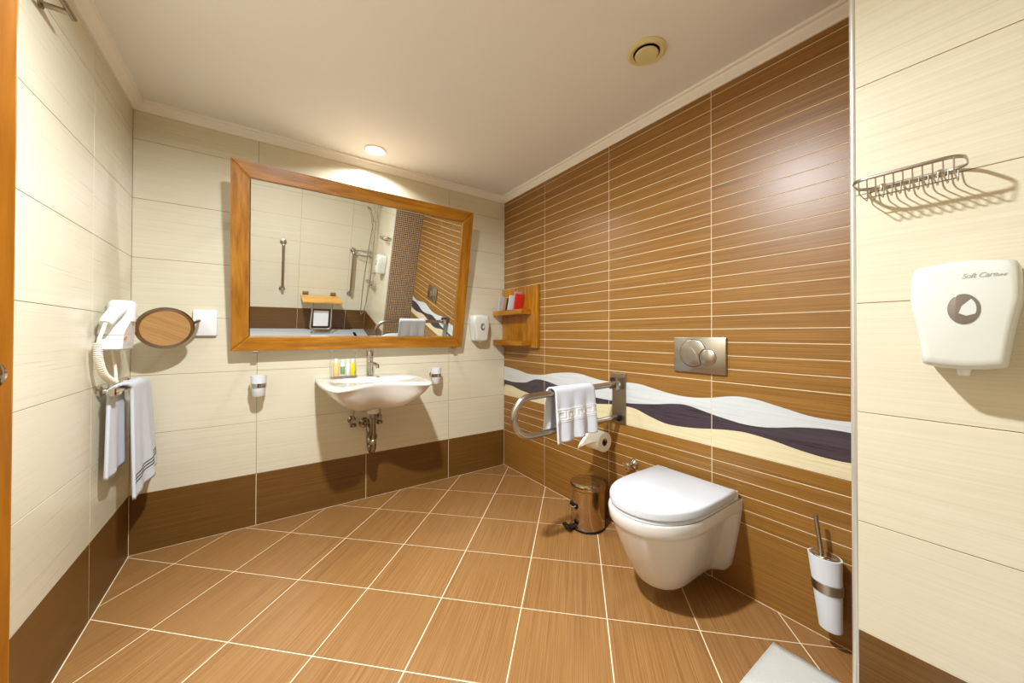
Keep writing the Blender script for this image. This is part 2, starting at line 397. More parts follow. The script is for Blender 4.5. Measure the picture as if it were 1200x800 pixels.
# floor tiles on the diagonal, clipped to the room outline
def clip(poly, a, b_, c):      # keep a*x+b*y<=c
    out = []
    for i in range(len(poly)):
        p, q = poly[i], poly[(i+1) % len(poly)]; dp, dq = a*p[0]+b_*p[1]-c, a*q[0]+b_*q[1]-c
        if dp <= 0: out.append(p)
        if (dp < 0 < dq) or (dq < 0 < dp):
            t = dp/(dp-dq); out.append((p[0]+(q[0]-p[0])*t, p[1]+(q[1]-p[1])*t))
    return out
def clip_rect(poly, x0, x1, y0, y1):
    for a, b_, c in ((1, 0, x1), (-1, 0, -x0), (0, 1, y1), (0, -1, -y0)):
        if poly: poly = clip(poly, a, b_, c)
    return poly
def area(p): return abs(sum(p[i][0]*p[(i+1) % len(p)][1]-p[(i+1) % len(p)][0]*p[i][1] for i in range(len(p))))/2
OX, OY, TA, TB, TH_F = -1.0741, -1.1617, 0.3402, 0.3372, -0.7774
ca, sa = cos(TH_F), sin(TH_F); G = 0.0036; E0 = 0.003
rot_f = TH_F + pi/2              # grain along the second grid direction
TRAY_Y = -2.42
for i in range(-10, 11):
    for j in range(-10, 11):
        def gp(a, b_): return (OX+a*ca-b_*sa, OY+a*sa+b_*ca)
        a0, a1, b0, b1 = i*TA+G/2+.0004, (i+1)*TA-G/2-.0004, j*TB+G/2+.0004, (j+1)*TB-G/2-.0004
        base = [gp(a0, b0), gp(a1, b0), gp(a1, b1), gp(a0, b1)]
        pieces = [clip_rect(base, -W+E0, -E0, YE+E0, -E0), clip_rect(base, -W+E0, XC-E0, TRAY_Y+0.002, YE+E0)]
        pieces = [p for p in pieces if len(p) > 2 and area(p) > 2e-4]
        if not pieces: continue
        cx_, cy_ = gp((a0+a1)/2, (b0+b1)/2); cr_, sr_ = cos(-rot_f), sin(-rot_f)
        bm = bmesh.new()
        for p in pieces:
            loc = [((x-cx_)*cr_-(y-cy_)*sr_, (x-cx_)*sr_+(y-cy_)*cr_) for x, y in p]
            mx = sum(q[0] for q in loc)/len(loc); my = sum(q[1] for q in loc)/len(loc)
            bot = [bm.verts.new((x, y, -TH-.0004)) for x, y in loc]; mid = [bm.verts.new((x, y, -.0004)) for x, y in loc]
            top = [bm.verts.new((x+(mx-x)*.006, y+(my-y)*.006, 0)) for x, y in loc]
            for q, r in ((bot, mid), (mid, top)):
                for k_ in range(len(loc)): bm.faces.new((q[k_], q[(k_+1) % len(loc)], r[(k_+1) % len(loc)], r[k_]))
            bm.faces.new(top)
        finish('tile', bm, M['floor_tile'], floor, loc=(cx_, cy_, 0), rot=(0, 0, rot_f))

# ------------------------------------------------------------------ shower tray, mat
t = thing('shower_tray', 'large white shower tray set level with the floor under the folding seat', 'shower tray', ((-W+XC)/2, (TRAY_Y-YF)/2, 0))
bm = bx(-(W+XC)/2+0.004, (W+XC)/2-0.004, (-YF-TRAY_Y)/2+0.004, (TRAY_Y+YF)/2-0.004, -TH, 0.004, bev=0.003)
finish('basin_plate', bm, M['tray'], t, smooth=True)
bm = bx(-0.02, 0.02, -0.15, 0.15, 0.0042, 0.0075, bev=0.001); o = finish('drain_cover', bm, M['black'], t, loc=(0.775, -0.10, 0), rot=(0, 0, 0.04)); o['label'] = 'narrow dark drain cover'
bm = bmesh.new(); n = 24
g = [[bm.verts.new(((-0.30+0.60*i/n), (-0.11+0.22*j/8), 0.006+0.0016*sin(i*1.1)*cos(j*1.4)+0.001*random.random())) for j in range(9)] for i in range(n+1)]
for i in range(n):
    for j in range(8): bm.faces.new((g[i][j], g[i+1][j], g[i+1][j+1], g[i][j+1]))
o = finish('bath_mat', bm, M['mat_cloth'], None, smooth='all', loc=(-0.495, -2.173, 0.001), rot=(0, 0, 0.0))
add_mod(o, 'SOLIDIFY', thickness=0.005, offset=-1)
tag(o, 'white cloth bath mat lying on the brown floor tiles near the toilet brush', 'mat')

# ------------------------------------------------------------------ ceiling fittings
def downlight(x, y, label):
    t = thing('downlight', label, 'lamp', (x, y, CEIL), group='round ceiling downlights')
    bm = bmesh.new(); lathe(bm, [(0.052, 0), (0.068, 0), (0.068, -0.004), (0.062, -0.008), (0.054, -0.006), (0.052, 0)], 40, cap=False); finish('ring', bm, M['lamp_ring'], t, smooth=True)
    bm = bmesh.new(); lathe(bm, [(0.053, -0.001), (0.05, -0.005), (0.03, -0.007)], 40); finish('diffuser', bm, M['glow'], t, smooth=True)
downlight(LAMPS[0][0], LAMPS[0][1], 'round ceiling downlight over the middle of the room, above the picture')
downlight(LAMPS[1][0], LAMPS[1][1], 'round lit ceiling downlight above the tilted mirror')
t = thing('ceiling_vent', 'round cream air vent in the ceiling with a dark ring gap', 'vent', (-0.405, -1.69, CEIL))
bm = bmesh.new(); lathe(bm, [(0.052, 0), (0.076, 0), (0.078, -0.006), (0.066, -0.014), (0.053, -0.010), (0.052, 0)], 48, cap=False); finish('ring', bm, M['vent'], t, smooth=True)
bm = bmesh.new(); lathe(bm, [(0.053, 0), (0.053, -0.002)], 48); finish('throat', bm, M['vent_dark'], t)
bm = bmesh.new(); lathe(bm, [(0.012, -0.001), (0.012, -0.010), (0.044, -0.012), (0.0465, -0.016), (0.044, -0.020), (0.02, -0.022)], 48); finish('disc', bm, M['vent'], t, smooth=True)

# ------------------------------------------------------------------ tilted wall mirror
MW, MH, FW, FT = 1.405, 1.008, 0.078, 0.032
t = thing('wall_mirror', 'large teak framed mirror leaning out from the back wall above the washbasin', 'mirror', (-1.140, -0.082, 1.017), (radians(10.4), 0, 0.0138))
def framebar(p_out0, p_out1, p_in1, p_in0):
    bm = bmesh.new(); poly = [p_out0, p_out1, p_in1, p_in0]
    ix = [(sum(q[0] for q in poly)/4), (sum(q[1] for q in poly)/4)]
    s = lambda q, k_: (q[0]+(ix[0]-q[0])*k_, q[1]+(ix[1]-q[1])*k_)
    loft(bm, [[(q[0], FT, q[1]) for q in poly], [(q[0], 0.004, q[1]) for q in poly], [(s(q, .01)[0], 0.0, s(q, .03)[1]) for q in poly]])
    return bm
h = MW/2; i_ = h-FW
bars = [((-h, 0), (h, 0), (i_, FW), (-i_, FW)), ((h, MH), (-h, MH), (-i_, MH-FW), (i_, MH-FW)), ((-h, MH), (-h, 0), (-i_, FW), (-i_, MH-FW)), ((h, 0), (h, MH), (i_, MH-FW), (i_, FW))]
for n_, q in enumerate(bars):
    bm = framebar(*q)
    if n_ >= 2:   # make local X run along the rail so the grain follows it
        for v in bm.verts: v.co = Vector((v.co.z, v.co.y, -v.co.x))
        finish('frame_rail', bm, M['teak'], t, rot=(0, -pi/2, 0))
        # rot -90 about Y maps local (z,y,-x) back to (x,y,z)
    else: finish('frame_rail', bm, M['teak'], t)
bm = bmesh.new()
a = [(-i_-.004, FW-.004), (i_+.004, FW-.004), (i_+.004, MH-FW+.004), (-i_-.004, MH-FW+.004)]
bv = 0.010
b2 = [(x-math.copysign(bv, x), z+(bv if z < .5 else -bv)) for x, z in a]
loft(bm, [[(x, 0.022, z) for x, z in a], [(x, 0.0135, z) for x, z in a], [(x, 0.0125, z) for x, z in b2]])
finish('mirror_glass', bm, M['mirror'], t)
bm = bx(-h+.02, h-.02, 0.023, 0.030, 0.02, MH-.02); finish('back_panel', bm, M['dark'], t)
for x in (-0.592, 0.642):
    bm = bx(x-.014, x+.014, -0.003, 0.040, -0.014, 0.0, bev=.002); box(bm, x-.014, x+.014, 0.040, 0.078, -0.014, -0.008); finish('clip', bm, M['steel'], t)
for x in (-0.45, 0.45):
    bm = bmesh.new(); tube(bm, [(x, 0.03, 0.86), (x, 0.03+0.165, 0.90)], 0.008, 10); finish('stay', bm, M['steel'], t)

# ------------------------------------------------------------------ washbasin
t = thing('washbasin', 'white wall hung ceramic washbasin with a curved front, below the mirror', 'washbasin', (-1.133, 0, 0))
def rim(s=1.0, inset=0.0):
    """half outline from back-left round the front to back-right; returns closed ring (x, y)"""
    pts = []
    hw = 0.305-inset
    n = 44
    for i in range(n+1):
        u = -1+2*i/n; x = hw*math.copysign(abs(u)**0.9, u)
        k_ = abs(x)/hw
        yb = -(0.455+0.095*(0.5-0.5*cos(min(k_/0.80, 1)*pi))) + inset
        if k_ > 0.80: 
            q = (k_-0.80)/0.20; yb *= (1-(1-math.sqrt(max(0, 1-q*q)))*0.42)
        pts.append((x, yb))
    back = [(hw, -0.22), (hw-.004, -0.06), (hw-.01, -inset), (0.1, -inset), (-0.1, -inset), (-hw+.01, -inset), (-hw+.004, -0.06), (-hw, -0.22)]
    return pts+back
ZR = 0.838
def scaled(ring, sx, sy, cy=-0.20, dx=0): return [(x*sx+dx, min(0, cy+(y-cy)*sy) if sy < 1 or True else y) for x, y in ring]
r0 = rim()
def crown_z(x, y): return ZR + 0.004*cos(x/0.305*pi) - 0.012*max(0, (-y-0.36)/0.2)
bm = bmesh.new()
secs = []
def under(sx, sy, z, back=True):
    out = []
    for x, y in r0:
        xx = x*sx; yy = -0.23+(y+0.23)*sy
        if y > -0.02: yy = 0 if back else yy
        out.append((xx, yy, z))
    return out
secs.append(under(0.10, 0.12, 0.652, False))
secs.append(under(0.34, 0.40, 0.660, False))
secs.append(under(0.56, 0.62, 0.685, False))
secs.append(under(0.74, 0.79, 0.725, True))
secs.append(under(0.89, 0.91, 0.772, True))
secs.append(under(0.975, 0.975, 0.808, True))
secs.append([(x, y, crown_z(x, y)-0.014) for x, y in r0])
secs.append([(x*.995, y*.998, crown_z(x, y)-0.003) for x, y in r0])
secs.append([(x*.97, y*.985, crown_z(x, y)) for x, y in r0])
# bowl: ellipse-like hollow; ledge at the back for the tap
def hollow(k_, z, sh=1.0):
    out = []
    for x, y in r0:
        a = math.atan2((y+0.285)/0.17, x/0.25)
        out.append((0.235*k_*cos(a), -0.295+0.135*k_*sin(a)*sh, z))
    return out
secs.append(hollow(1.06, ZR-0.001)); secs.append(hollow(1.0, ZR-0.012)); secs.append(hollow(0.90, ZR-0.06)); secs.append(hollow(0.65, ZR-0.11)); secs.append(hollow(0.2, ZR-0.13))
loft(bm, secs)
finish('basin', bm, M['ceramic'], t, smooth='all')
bm = bmesh.new(); lathe(bm, [(0.040, 0.665), (0.036, 0.63), (0.034, 0.612), (0.02, 0.610)], 32, center=(0.01, -0.20, 0)); finish('outlet_boss', bm, M['ceramic'], t, smooth=True)
bm = bmesh.new(); lathe(bm, [(0.024, 0.7095), (0.024, 0.712), (0.016, 0.716), (0.004, 0.717)], 24, center=(0, -0.295, 0)); finish('plug', bm, M['chrome'], t, smooth=True)
# waste trap and angle valves under the basin
t = thing('waste_trap', 'aged chrome bent waste trap under the washbasin running into the wall', 'pipe', (-1.123, 0, 0))
bm = bmesh.new(); lathe(bm, [(0.0165, 0.612), (0.0165, 0.46)], 20, center=(0, -0.20, 0)); finish('tail_pipe', bm, M['dark_chrome'], t, smooth=True)
for z in (0.595, 0.465):
    bm = bmesh.new(); lathe(bm, [(0.020, z+.016), (0.024, z+.012), (0.024, z-.012), (0.020, z-.016)], 12, center=(0, -0.20, 0)); finish('slip_nut', bm, M['dark_chrome'], t)
ub = [(0, -0.20, 0.46), (0, -0.20, 0.41)]+[(-0.004*k_/12, -0.166-0.034*cos(pi*k_/12), 0.405-0.036*sin(pi*k_/12)) for k_ in range(1, 12)]+[(-0.004, -0.132, 0.41), (-0.006, -0.132, 0.455)]
bm = bmesh.new(); tube(bm, ub, 0.0195, 16); finish('trap_bend', bm, M['dark_chrome'], t, smooth='all')
bm = bmesh.new(); tube(bm, smooth_path([(-0.006, -0.132, 0.45), (-0.008, -0.128, 0.515), (-0.010, -0.005, 0.515)], 0.035), 0.0165, 14); finish('wall_pipe', bm, M['dark_chrome'], t, smooth=True)
bm = bmesh.new(); lathe(bm, [(0.034, 0.0), (0.034, 0.006), (0.02, 0.016)], 28, 'Y', (-0.010, 0, 0.515)); finish('wall_flange', bm, M['dark_chrome'], t, smooth=True)
def angle_valve(x, label, flip):
    t = thing('angle_valve', label, 'valve', (x, 0, 0.545), group=None)
    bm = bmesh.new(); lathe(bm, [(0.026, 0), (0.026, 0.004), (0.014, 0.012), (0.012, 0.05), (0.015, 0.05), (0.015, 0.062)], 20, 'Y'); finish('body', bm, M['dark_chrome'], t, smooth=True)
    bm = bmesh.new(); lathe(bm, [(0.012, -0.028), (0.02, -0.024), (0.02, -0.008), (0.011, 0.0)], 10, center=(0, -0.05, -0.012)); finish('handle', bm, M['dark_chrome'], t, smooth=True)
    bm = bmesh.new(); tube(bm, smooth_path([(0, -0.05, 0), (0, -0.05, 0.05), (flip*0.03, -0.08, 0.09), (flip*0.06, -0.10, 0.125)], 0.05), 0.0055, 10); finish('hose', bm, M['steel'], t, smooth=True)
angle_valve(-1.213, 'small chrome angle valve on the wall to the left of the basin trap', 0.4)
angle_valve(-1.045, 'small chrome angle valve on the wall to the right of the basin trap', -0.4)

# tap
t = thing('basin_tap', 'chrome single lever tap standing on the back ledge of the washbasin', 'tap', (-1.122, -0.105, ZR))
bm = bmesh.new(); lathe(bm, [(0.024, 0), (0.024, 0.006), (0.020, 0.009), (0.020, 0.115), (0.021, 0.118), (0.021, 0.128)], 28); finish('body', bm, M['chrome'], t, smooth=True)
bm = bmesh.new(); lathe(bm, [(0.021, 0.131), (0.0215, 0.160), (0.019, 0.166)], 28); tube(bm, [(0, 0, 0.160), (0, -0.03, 0.166), (0, -0.075, 0.172)], [0.008, 0.007, 0.006], 12); finish('lever', bm, M['chrome'], t, smooth=True)
bm = bmesh.new(); tube(bm, smooth_path([(0, -0.012, 0.085), (0.008, -0.06, 0.088), (0.018, -0.115, 0.078)], 0.03), 0.0115, 16); tube(bm, [(0.018, -0.112, 0.082), (0.019, -0.114, 0.06)], 0.0115, 16); finish('spout', bm, M['chrome'], t, smooth=True)

# toiletries in a clear stand
t = thing('acrylic_tray', 'clear acrylic tray with tall ends holding toiletries on the washbasin ledge', 'tray', (-1.285, -0.115, ZR+0.003))
bm = bx(-0.072, 0.072, -0.034, 0.034, 0, 0.004, bev=.001); finish('base_plate', bm, M['clear'], t)
for x in (-0.070, 0.067):
    bm = bx(x, x+.003, -0.03, 0.03, 0.004, 0.165, bev=.0008); finish('end_panel', bm, M['clear'], t)
bm = bx(-0.075, 0.075, -0.037, -0.034, 0, 0.014, bev=.001); finish('lip', bm, M['steel'], t)
def bottle(x, y, r, hh, body, cap, label, band=None, slim=1.0):
    t = thing('toiletry_bottle', label, 'bottle', (x, y, ZR+0.0075))
    bm = bmesh.new(); lathe(bm, [(r*.9, 0), (r, 0.003), (r, hh*.70), (r*.8, hh*.76), (r*.5, hh*.78)], 24)
    for v in bm.verts: v.co.y *= slim
    finish('body', bm, body, t, smooth=True)
    bm = bmesh.new(); lathe(bm, [(r*.62, hh*.78), (r*.62, hh*.98), (r*.5, hh)], 20); finish('cap', bm, cap, t, smooth=True)
    if band:
        bm = bmesh.new(); lathe(bm, [(r+.0004, hh*.15), (r+.0004, hh*.6)], 24, cap=False)
        for v in bm.verts: v.co.y *= slim
        finish('label_band', bm, band, t, smooth=True)
bottle(-1.325, -0.115, 0.0175, 0.115, M['label_orange'], M['plastic'], 'small bottle with an orange label, leftmost in the clear tray')
bottle(-1.2875, -0.112, 0.0125, 0.108, M['plastic'], M['plastic'], 'slim white tube with a green band in the middle of the clear tray', M['label_green'])
bottle(-1.2565, -0.112, 0.0125, 0.108, M['plastic'], M['plastic'], 'plain slim white tube beside the yellow bottle in the clear tray')
bottle(-1.2295, -0.12, 0.0135, 0.112, M['label_yellow'], M['plastic'], 'small bright yellow bottle, rightmost in the clear tray')

# tumblers in chrome wall rings
def tumbler(x, z, side, lab_h, lab_c):
    t = thing('tumbler_holder', lab_h, 'holder', (x, 0, z), group=None)
    bm = bmesh.new(); lathe(bm, [(0.02, 0), (0.02, 0.006), (0.008, 0.01), (0.008, 0.05)], 20, 'Y', (0, 0, 0.0)); finish('wall_post', bm, M['chrome'], t, smooth=True)
    bm = bmesh.new(); lathe(bm, [(0.0365, -0.011), (0.0385, -0.011), (0.0395, 0.011), (0.0375, 0.011), (0.0365, -0.011)], 32, center=(0, -0.086, 0), cap=False); finish('ring', bm, M['chrome'], t, smooth=True)
    c = thing('tumbler', lab_c, 'cup', (x, -0.086, z-0.062))
    bm = bmesh.new(); lathe(bm, [(0.028, 0), (0.030, 0.002), (0.0355, 0.062), (0.0385, 0.115), (0.0362, 0.115), (0.033, 0.06), (0.027, 0.006), (0.005, 0.005)], 32); finish('glass', bm, M['frost'], c, smooth=True)
tumbler(-1.717, 0.824, -1, 'chrome ring holder on the wall below the left mirror clip', 'white frosted tumbler in the wall ring left of the washbasin')
tumbler(-0.655, 0.815, 1, 'chrome ring holder on the wall right beside the washbasin tip', 'white frosted tumbler in the wall ring right of the washbasin')

# ------------------------------------------------------------------ soap dispensers
def dispenser(loc, rot, label, s=1.0, text=False, lens='x'):
    t = thing('soap_dispenser', label, 'dispenser', loc, (0, 0, rot)); t.scale = (1, 1, 1.07)
    def outline(k_, dz=0.0, sh=1.0):
        pts = []
        def edge(tz):     # half width by height, 0 bottom..1 top
            return 0.057+0.018*min(1, tz/0.62)**1.3-0.004*max(0, (tz-0.75)/0.25)**2
        n = 14; zz = [0.205*i/n for i in range(n+1)]
        R = [(edge(z/0.205), z) for z in zz]
        R[-1] = (R[-1][0]-.012, R[-1][1]); R.insert(-1, (R[-1][0]+.009, 0.201)); R[0] = (R[0][0]-.006, 0); R.insert(1, (R[0][0]+.005, 0.003))
        top = [(0.03, 0.209), (0, 0.211), (-0.03, 0.209)]
        Lq = [(-x, z) for x, z in reversed(R)]
        bot = [(-0.03, -0.004), (0.0, -0.006), (0.03, -0.004)]
        out = R+top+Lq+bot
        return [(x*k_*s, (0.1025+(z-0.1025)*k_)*s) for x, z in out]
    D = 0.105*s
    bm = bmesh.new(); secs = []
    for d, k_ in ((0, .97), (0.02, 1), (0.065, 1), (0.085, .985), (0.097, .955), (0.103, .90), (0.1055, .80)):
        secs.append([(x, -d*s*(0.86+0.14*min(1, (0.24-z/s)/0.12)), z) for x, z in outline(k_)])
    loft(bm, secs); finish('cover', bm, M['dispenser'], t, smooth='all')
    zc = 0.113*s
    bm = bmesh.new(); lathe(bm, [(0.0212*s, 0), (0.0212*s, 0.0095*s), (0.0195*s, 0.0105*s)], 40, 'Y', (0.003*s, -D+0.0095*s-0.002*s, zc))
    for v in bm.verts: v.co.z = zc+(v.co.z-zc)*1.36
    finish('sight_window', bm, M['lens'], t, smooth=True)
    bm = bmesh.new()
    pts = [(0.017*cos(a), 0.017*sin(a)) for a in [radians(q) for q in range(-25, 66, 13)]]+[(-0.002, 0.004), (-0.006, -0.006), (0.004, -0.010)]
    loft(bm, [[(x*s+.003*s, -D-0.0028*s, zc+z*s*1.36) for x, z in pts], [(x*s+.003*s, -D-0.0036*s, zc+z*s*1.36) for x, z in pts]]); finish('soap_bag', bm, M['lens_light'], t)
    bm = bmesh.new(); lathe(bm, [(0.014*s, 0), (0.010*s, 0.0036*s), (0.005*s, 0.005*s), (0.001*s, 0.0053*s)], 24, 'Y', (0.0, -D+0.0072*s, 0.052*s)); finish('push_dimple', bm, M['dispenser'], t, smooth=True)
    bm = bmesh.new(); lathe(bm, [(0.008*s, -0.014*s), (0.010*s, 0.0)], 16, center=(0, -0.06*s, -0.004*s)); finish('spout', bm, M['plastic'], t, smooth=True)
    if text:
        for txt, size, x in (('Soft Care', 0.0130, 0.000), ('LINE', 0.0058, 0.0455)):
            cu = bpy.data.curves.new('lettering', 'FONT'); cu.body = txt; cu.size = size*s; cu.shear = 0.35; cu.extrude = 0.0003; cu.space_character = 0.9
            ob = bpy.data.objects.new('tmp', cu); COL.objects.link(ob)
            dg = bpy.context.evaluated_depsgraph_get(); me = bpy.data.meshes.new_from_object(ob.evaluated_get(dg)); bpy.data.objects.remove(ob)
            for v in me.vertices: v.co = Vector((v.co.x+x*s, -D*(0.86+0.14*min(1, (0.24-(v.co.y/s+0.172))/0.12))-0.0012+(0.0007 if v.co.z < 0 else 0), v.co.y+0.172*s))
            me.materials.clear(); o = from_mesh('lettering', me, M['print'], t); o['label'] = 'grey italic lettering'
dispenser((XC, -2.511, 1.042), BR, 'large white soap dispenser with a round window on the right foreground wall', 1.05, True)
dispenser((-0.270, 0, 1.062), BK, 'white soap dispenser on the back wall between the mirror and wooden shelf', 0.93)

# ------------------------------------------------------------------ wooden shelf in the corner
t = thing('wall_shelf', 'teak wall shelf with two boards in the corner beside the mirror', 'shelf', (0, 0, 0))
bm = bx(-0.026, -0.002, -0.488, -0.012, 1.012, 1.492, bev=.002)
for v in bm.verts: v.co = Vector((v.co.z, v.co.y, -v.co.x))
finish('back_board', bm, M['teak'], t, rot=(0, -pi/2, 0))
for z in (1.268, 1.030):
    bm = bx(-0.412, -0.012, 0.0265, 0.118, z, z+0.040, bev=.002); finish('shelf_board', bm, M['teak'], t, rot=(0, 0, pi/2))
# sachets leaning on the upper board
SZ = 1.3095
specs = [(-0.075, .080, .118, 0.30, 'book_blue', 'pale blue and white sachet leaning at the far left of the upper shelf'),
         (-0.130, .075, .110, 0.30, 'book_tan', 'tan sachet leaning just right of the pale blue one on the shelf'),
         (-0.178, .070, .100, 0.32, 'book_dark', 'dark sachet leaning in the middle of the upper shelf'),
         (-0.215, .080, .118, 0.30, 'book_white', 'white sachet leaning left of the red one on the upper shelf'),
         (-0.270, .070, .142, 0.22, 'book_lilac', 'tall lilac sachet standing behind the red one on the shelf'),
         (-0.305, .082, .122, 0.24, 'book_red', 'bright red sachet leaning at the right of the upper shelf')]
for y, wd, hh, tilt, mk, lab in specs:
    bm = bx(-wd/2, wd/2, -0.004, 0.004, 0, hh, bev=.002)
    o = finish('sachet', bm, M[mk], None, loc=(-0.072 if mk != 'book_lilac' else -0.064, y, SZ), rot=(tilt, 0, 0))
    o.rotation_euler = (tilt, 0, 0)
    o.rotation_mode = 'XYZ'; tag(o, lab, 'sachet', 'sachets on the upper shelf')

# ------------------------------------------------------------------ flush plate
t = thing('flush_plate', 'satin steel dual flush plate with two round buttons above the toilet', 'flush plate', (0, -1.697, 1.017), (0, 0, BR))
bm = bx(-0.124, 0.124, -0.014, 0.0, -0.084, 0.084, bev=.003); finish('plate', bm, M['steel'], t, smooth=True)
def arcbtn(cx, cz, r, cut=None, n=48):
    pts = []
    for i in range(n):
        a = 2*pi*i/n; x, z = cx+r*cos(a), cz+r*sin(a)
        if cut:
            dx, dz = x-cut[0], z-cut[1]; d = math.hypot(dx, dz)
            if d < cut[2]:
                # pull point inside towards own centre until outside the cut circle
                k_ = 1.0
                while math.hypot(cx+r*k_*cos(a)-cut[0], cz+r*k_*sin(a)-cut[1]) < cut[2] and k_ > 0: k_ -= 0.01
                x, z = cx+r*k_*cos(a), cz+r*k_*sin(a)
        pts.append((x, z))
    return pts
for nm, args in (('button', (-0.027, 0.008, 0.064, (0.044, -0.010, 0.0405))), ('button', (0.044, -0.010, 0.038, None))):
    pts = arcbtn(*args); bm = bmesh.new(); c = Vector((sum(p[0] for p in pts)/len(pts), sum(p[1] for p in pts)/len(pts)))
    loft(bm, [[(x, -0.0135, z) for x, z in pts], [(x, -0.0165, z) for x, z in pts], [(c.x+(x-c.x)*.95, -0.0180, c.y+(z-c.y)*.95) for x, z in pts]])
    finish(nm, bm, M['steel'], t, smooth=True)
    bm = bmesh.new(); k_ = 1.035
    loft(bm, [[(c.x+(x-c.x)*k_, -0.0138, c.y+(z-c.y)*k_) for x, z in pts], [(c.x+(x-c.x)*k_, -0.0146, c.y+(z-c.y)*k_) for x, z in pts]]); finish('button_gap', bm, M['dark'], t)

# ------------------------------------------------------------------ toilet
TY = -1.690
t = thing('toilet', 'white wall hung toilet with closed lid on the brown tiled wall', 'toilet', (0, TY, 0), (0, 0, BR))
def dshape(hw, front, back=0.0, straight=0.30, n=20, p=2.0):
    """closed outline, u across, v out; from back right around the front to back left"""
    pts = [(hw*0.985, back), (hw*0.995, back+(straight-back)*.35), (hw, back+(straight-back)*.7)]
    for i in range(n+1):
        a = pi*i/n; pts.append((hw*math.copysign(abs(cos(a))**(2/p), cos(a)), straight+(front-straight)*abs(sin(a))**(2/p)))
    pts += [(-hw, back+(straight-back)*.7), (-hw*.995, back+(straight-back)*.35), (-hw*.985, back)]
    return pts
def bowlsec(z, hf, hb, front, st, zb=None):
    hp = -0.02 if z > 0.35 else 0.06-0.21*min(1, max(0, (z-0.08)/0.26))
    pts = [(hf, 0.0), (hf, 0.012), (hf-.004, 0.035), (hb*(1+hp)+.003, 0.075), (hb*(1+hp*.6), 0.12), (hb, 0.18)]
    n = 22
    for i in range(n+1):
        a = pi*i/n; pts.append((hb*math.copysign(abs(cos(a))**.9, cos(a)), st+(front-st)*abs(sin(a))**.9))
    pts += [(-x, v) for x, v in reversed(pts[:6])]
    return [(u, -v, z+(0 if zb is None else zb(v))) for u, v in pts]
bm = bmesh.new()
S = [bowlsec(0.074, 0.116, 0.066, 0.35, 0.27), bowlsec(0.079, 0.134, 0.086, 0.385, 0.27), bowlsec(0.100, 0.147, 0.103, 0.413, 0.27), bowlsec(0.15, 0.157, 0.121, 0.446, 0.275), bowlsec(0.21, 0.168, 0.140, 0.478, 0.28), bowlsec(0.28, 0.180, 0.161, 0.510, 0.28),
     bowlsec(0.335, 0.188, 0.178, 0.533, 0.28), bowlsec(0.349, 0.189, 0.182, 0.538, 0.28), bowlsec(0.3515, 0.190, 0.184, 0.541, 0.28), bowlsec(0.358, 0.191, 0.187, 0.545, 0.28), bowlsec(0.395, 0.192, 0.190, 0.551, 0.28), bowlsec(0.402, 0.190, 0.187, 0.548, 0.28)]
loft(bm, S); finish('bowl', bm, M['ceramic'], t, smooth=True)
def slab(hw, front, back, st, z0, z1, r, p=2.15):
    bm = bmesh.new(); o_ = dshape(hw, front, back, st, 26, p)
    c = (0, (front+back)/2)
    def ins(k_): return [(u*(1-k_/hw), c[1]+(v-c[1])*(1-k_/((front-back)/2))) for u, v in o_]
    loft(bm, [[(u, -v, z0) for u, v in ins(r*.5)], [(u, -v, z0+r*.5) for u, v in o_], [(u, -v, z1-r) for u, v in o_], [(u, -v, z1-r*.35) for u, v in ins(r*.35)], [(u, -v, z1) for u, v in ins(r*1.2)]])
    return bm
finish('seat', slab(0.186, 0.538, 0.052, 0.28, 0.4035, 0.418, 0.004), M['lid'], t, smooth=True)
finish('lid', slab(0.190, 0.543, 0.045, 0.28, 0.420, 0.4525, 0.007), M['lid'], t, smooth=True)
for s in (-1, 1):
    bm = bx(s*0.165-.018, s*0.165+.018, -0.046, -0.014, 0.402, 0.440, bev=.006); finish('hinge', bm, M['plastic'], t, smooth=True)

# bidet stop valve on the wall behind the bin
t = thing('stop_valve', 'small chrome stop valve on the brown wall left of the toilet', 'valve', (0, -1.325, 0.392), (0, 0, BR))
bm = bmesh.new(); lathe(bm, [(0.030, 0), (0.030, 0.004), (0.022, 0.014), (0.012, 0.018), (0.012, 0.045)], 28, 'Y'); finish('flange', bm, M['chrome'], t, smooth=True)
bm = bmesh.new(); lathe(bm, [(0.016, 0.04), (0.019, 0.045), (0.019, 0.062), (0.012, 0.068)], 16, 'Y'); tube(bm, [(0, -0.052, 0), (-0.03, -0.054, 0.004)], 0.006, 10); finish('handle', bm, M['chrome'], t, smooth=True)

# ------------------------------------------------------------------ hinged grab bar, towel, paper roll
GY = -1.226
t = thing('grab_rail', 'satin steel hinged grab rail with a wall plate beside the toilet', 'grab rail', (0, GY, 0))
bm = bx(-0.008, -0.0005, -0.049, 0.049, 0.600, 0.890, bev=.002); finish('wall_plate', bm, M['steel'], t)
for y_ in (-0.026, 0.020):
    bm = bx(-0.060, -0.008, y_, y_+0.006, 0.80, 0.868, bev=.002); finish('hinge_bracket', bm, M['steel'], t)
bm = bmesh.new(); tube(bm, [(-0.042, -0.034, 0.832), (-0.042, 0.034, 0.832)], 0.009, 14); finish('hinge_pin', bm, M['chrome'], t, smooth=True)
bm = bx(-0.024, -0.008, -0.018, 0.018, 0.615, 0.650, bev=.004); finish('lower_stop', bm, M['black'], t)
zt, zb, xa, rb = 0.818, 0.632, -0.655, 0.093
zb_ = zb
path = [(-0.042, 0, 0.832), (-0.10, 0, 0.828)] + [(-0.10+(xa+0.10)*i/8, 0, 0.828-0.012*i/8) for i in range(1, 9)]
zm, rr = (0.816+0.628)/2, (0.816-0.628)/2
path += [(xa-rr*sin(pi*i/16), 0, zm+rr*cos(pi*i/16)) for i in range(1, 17)]
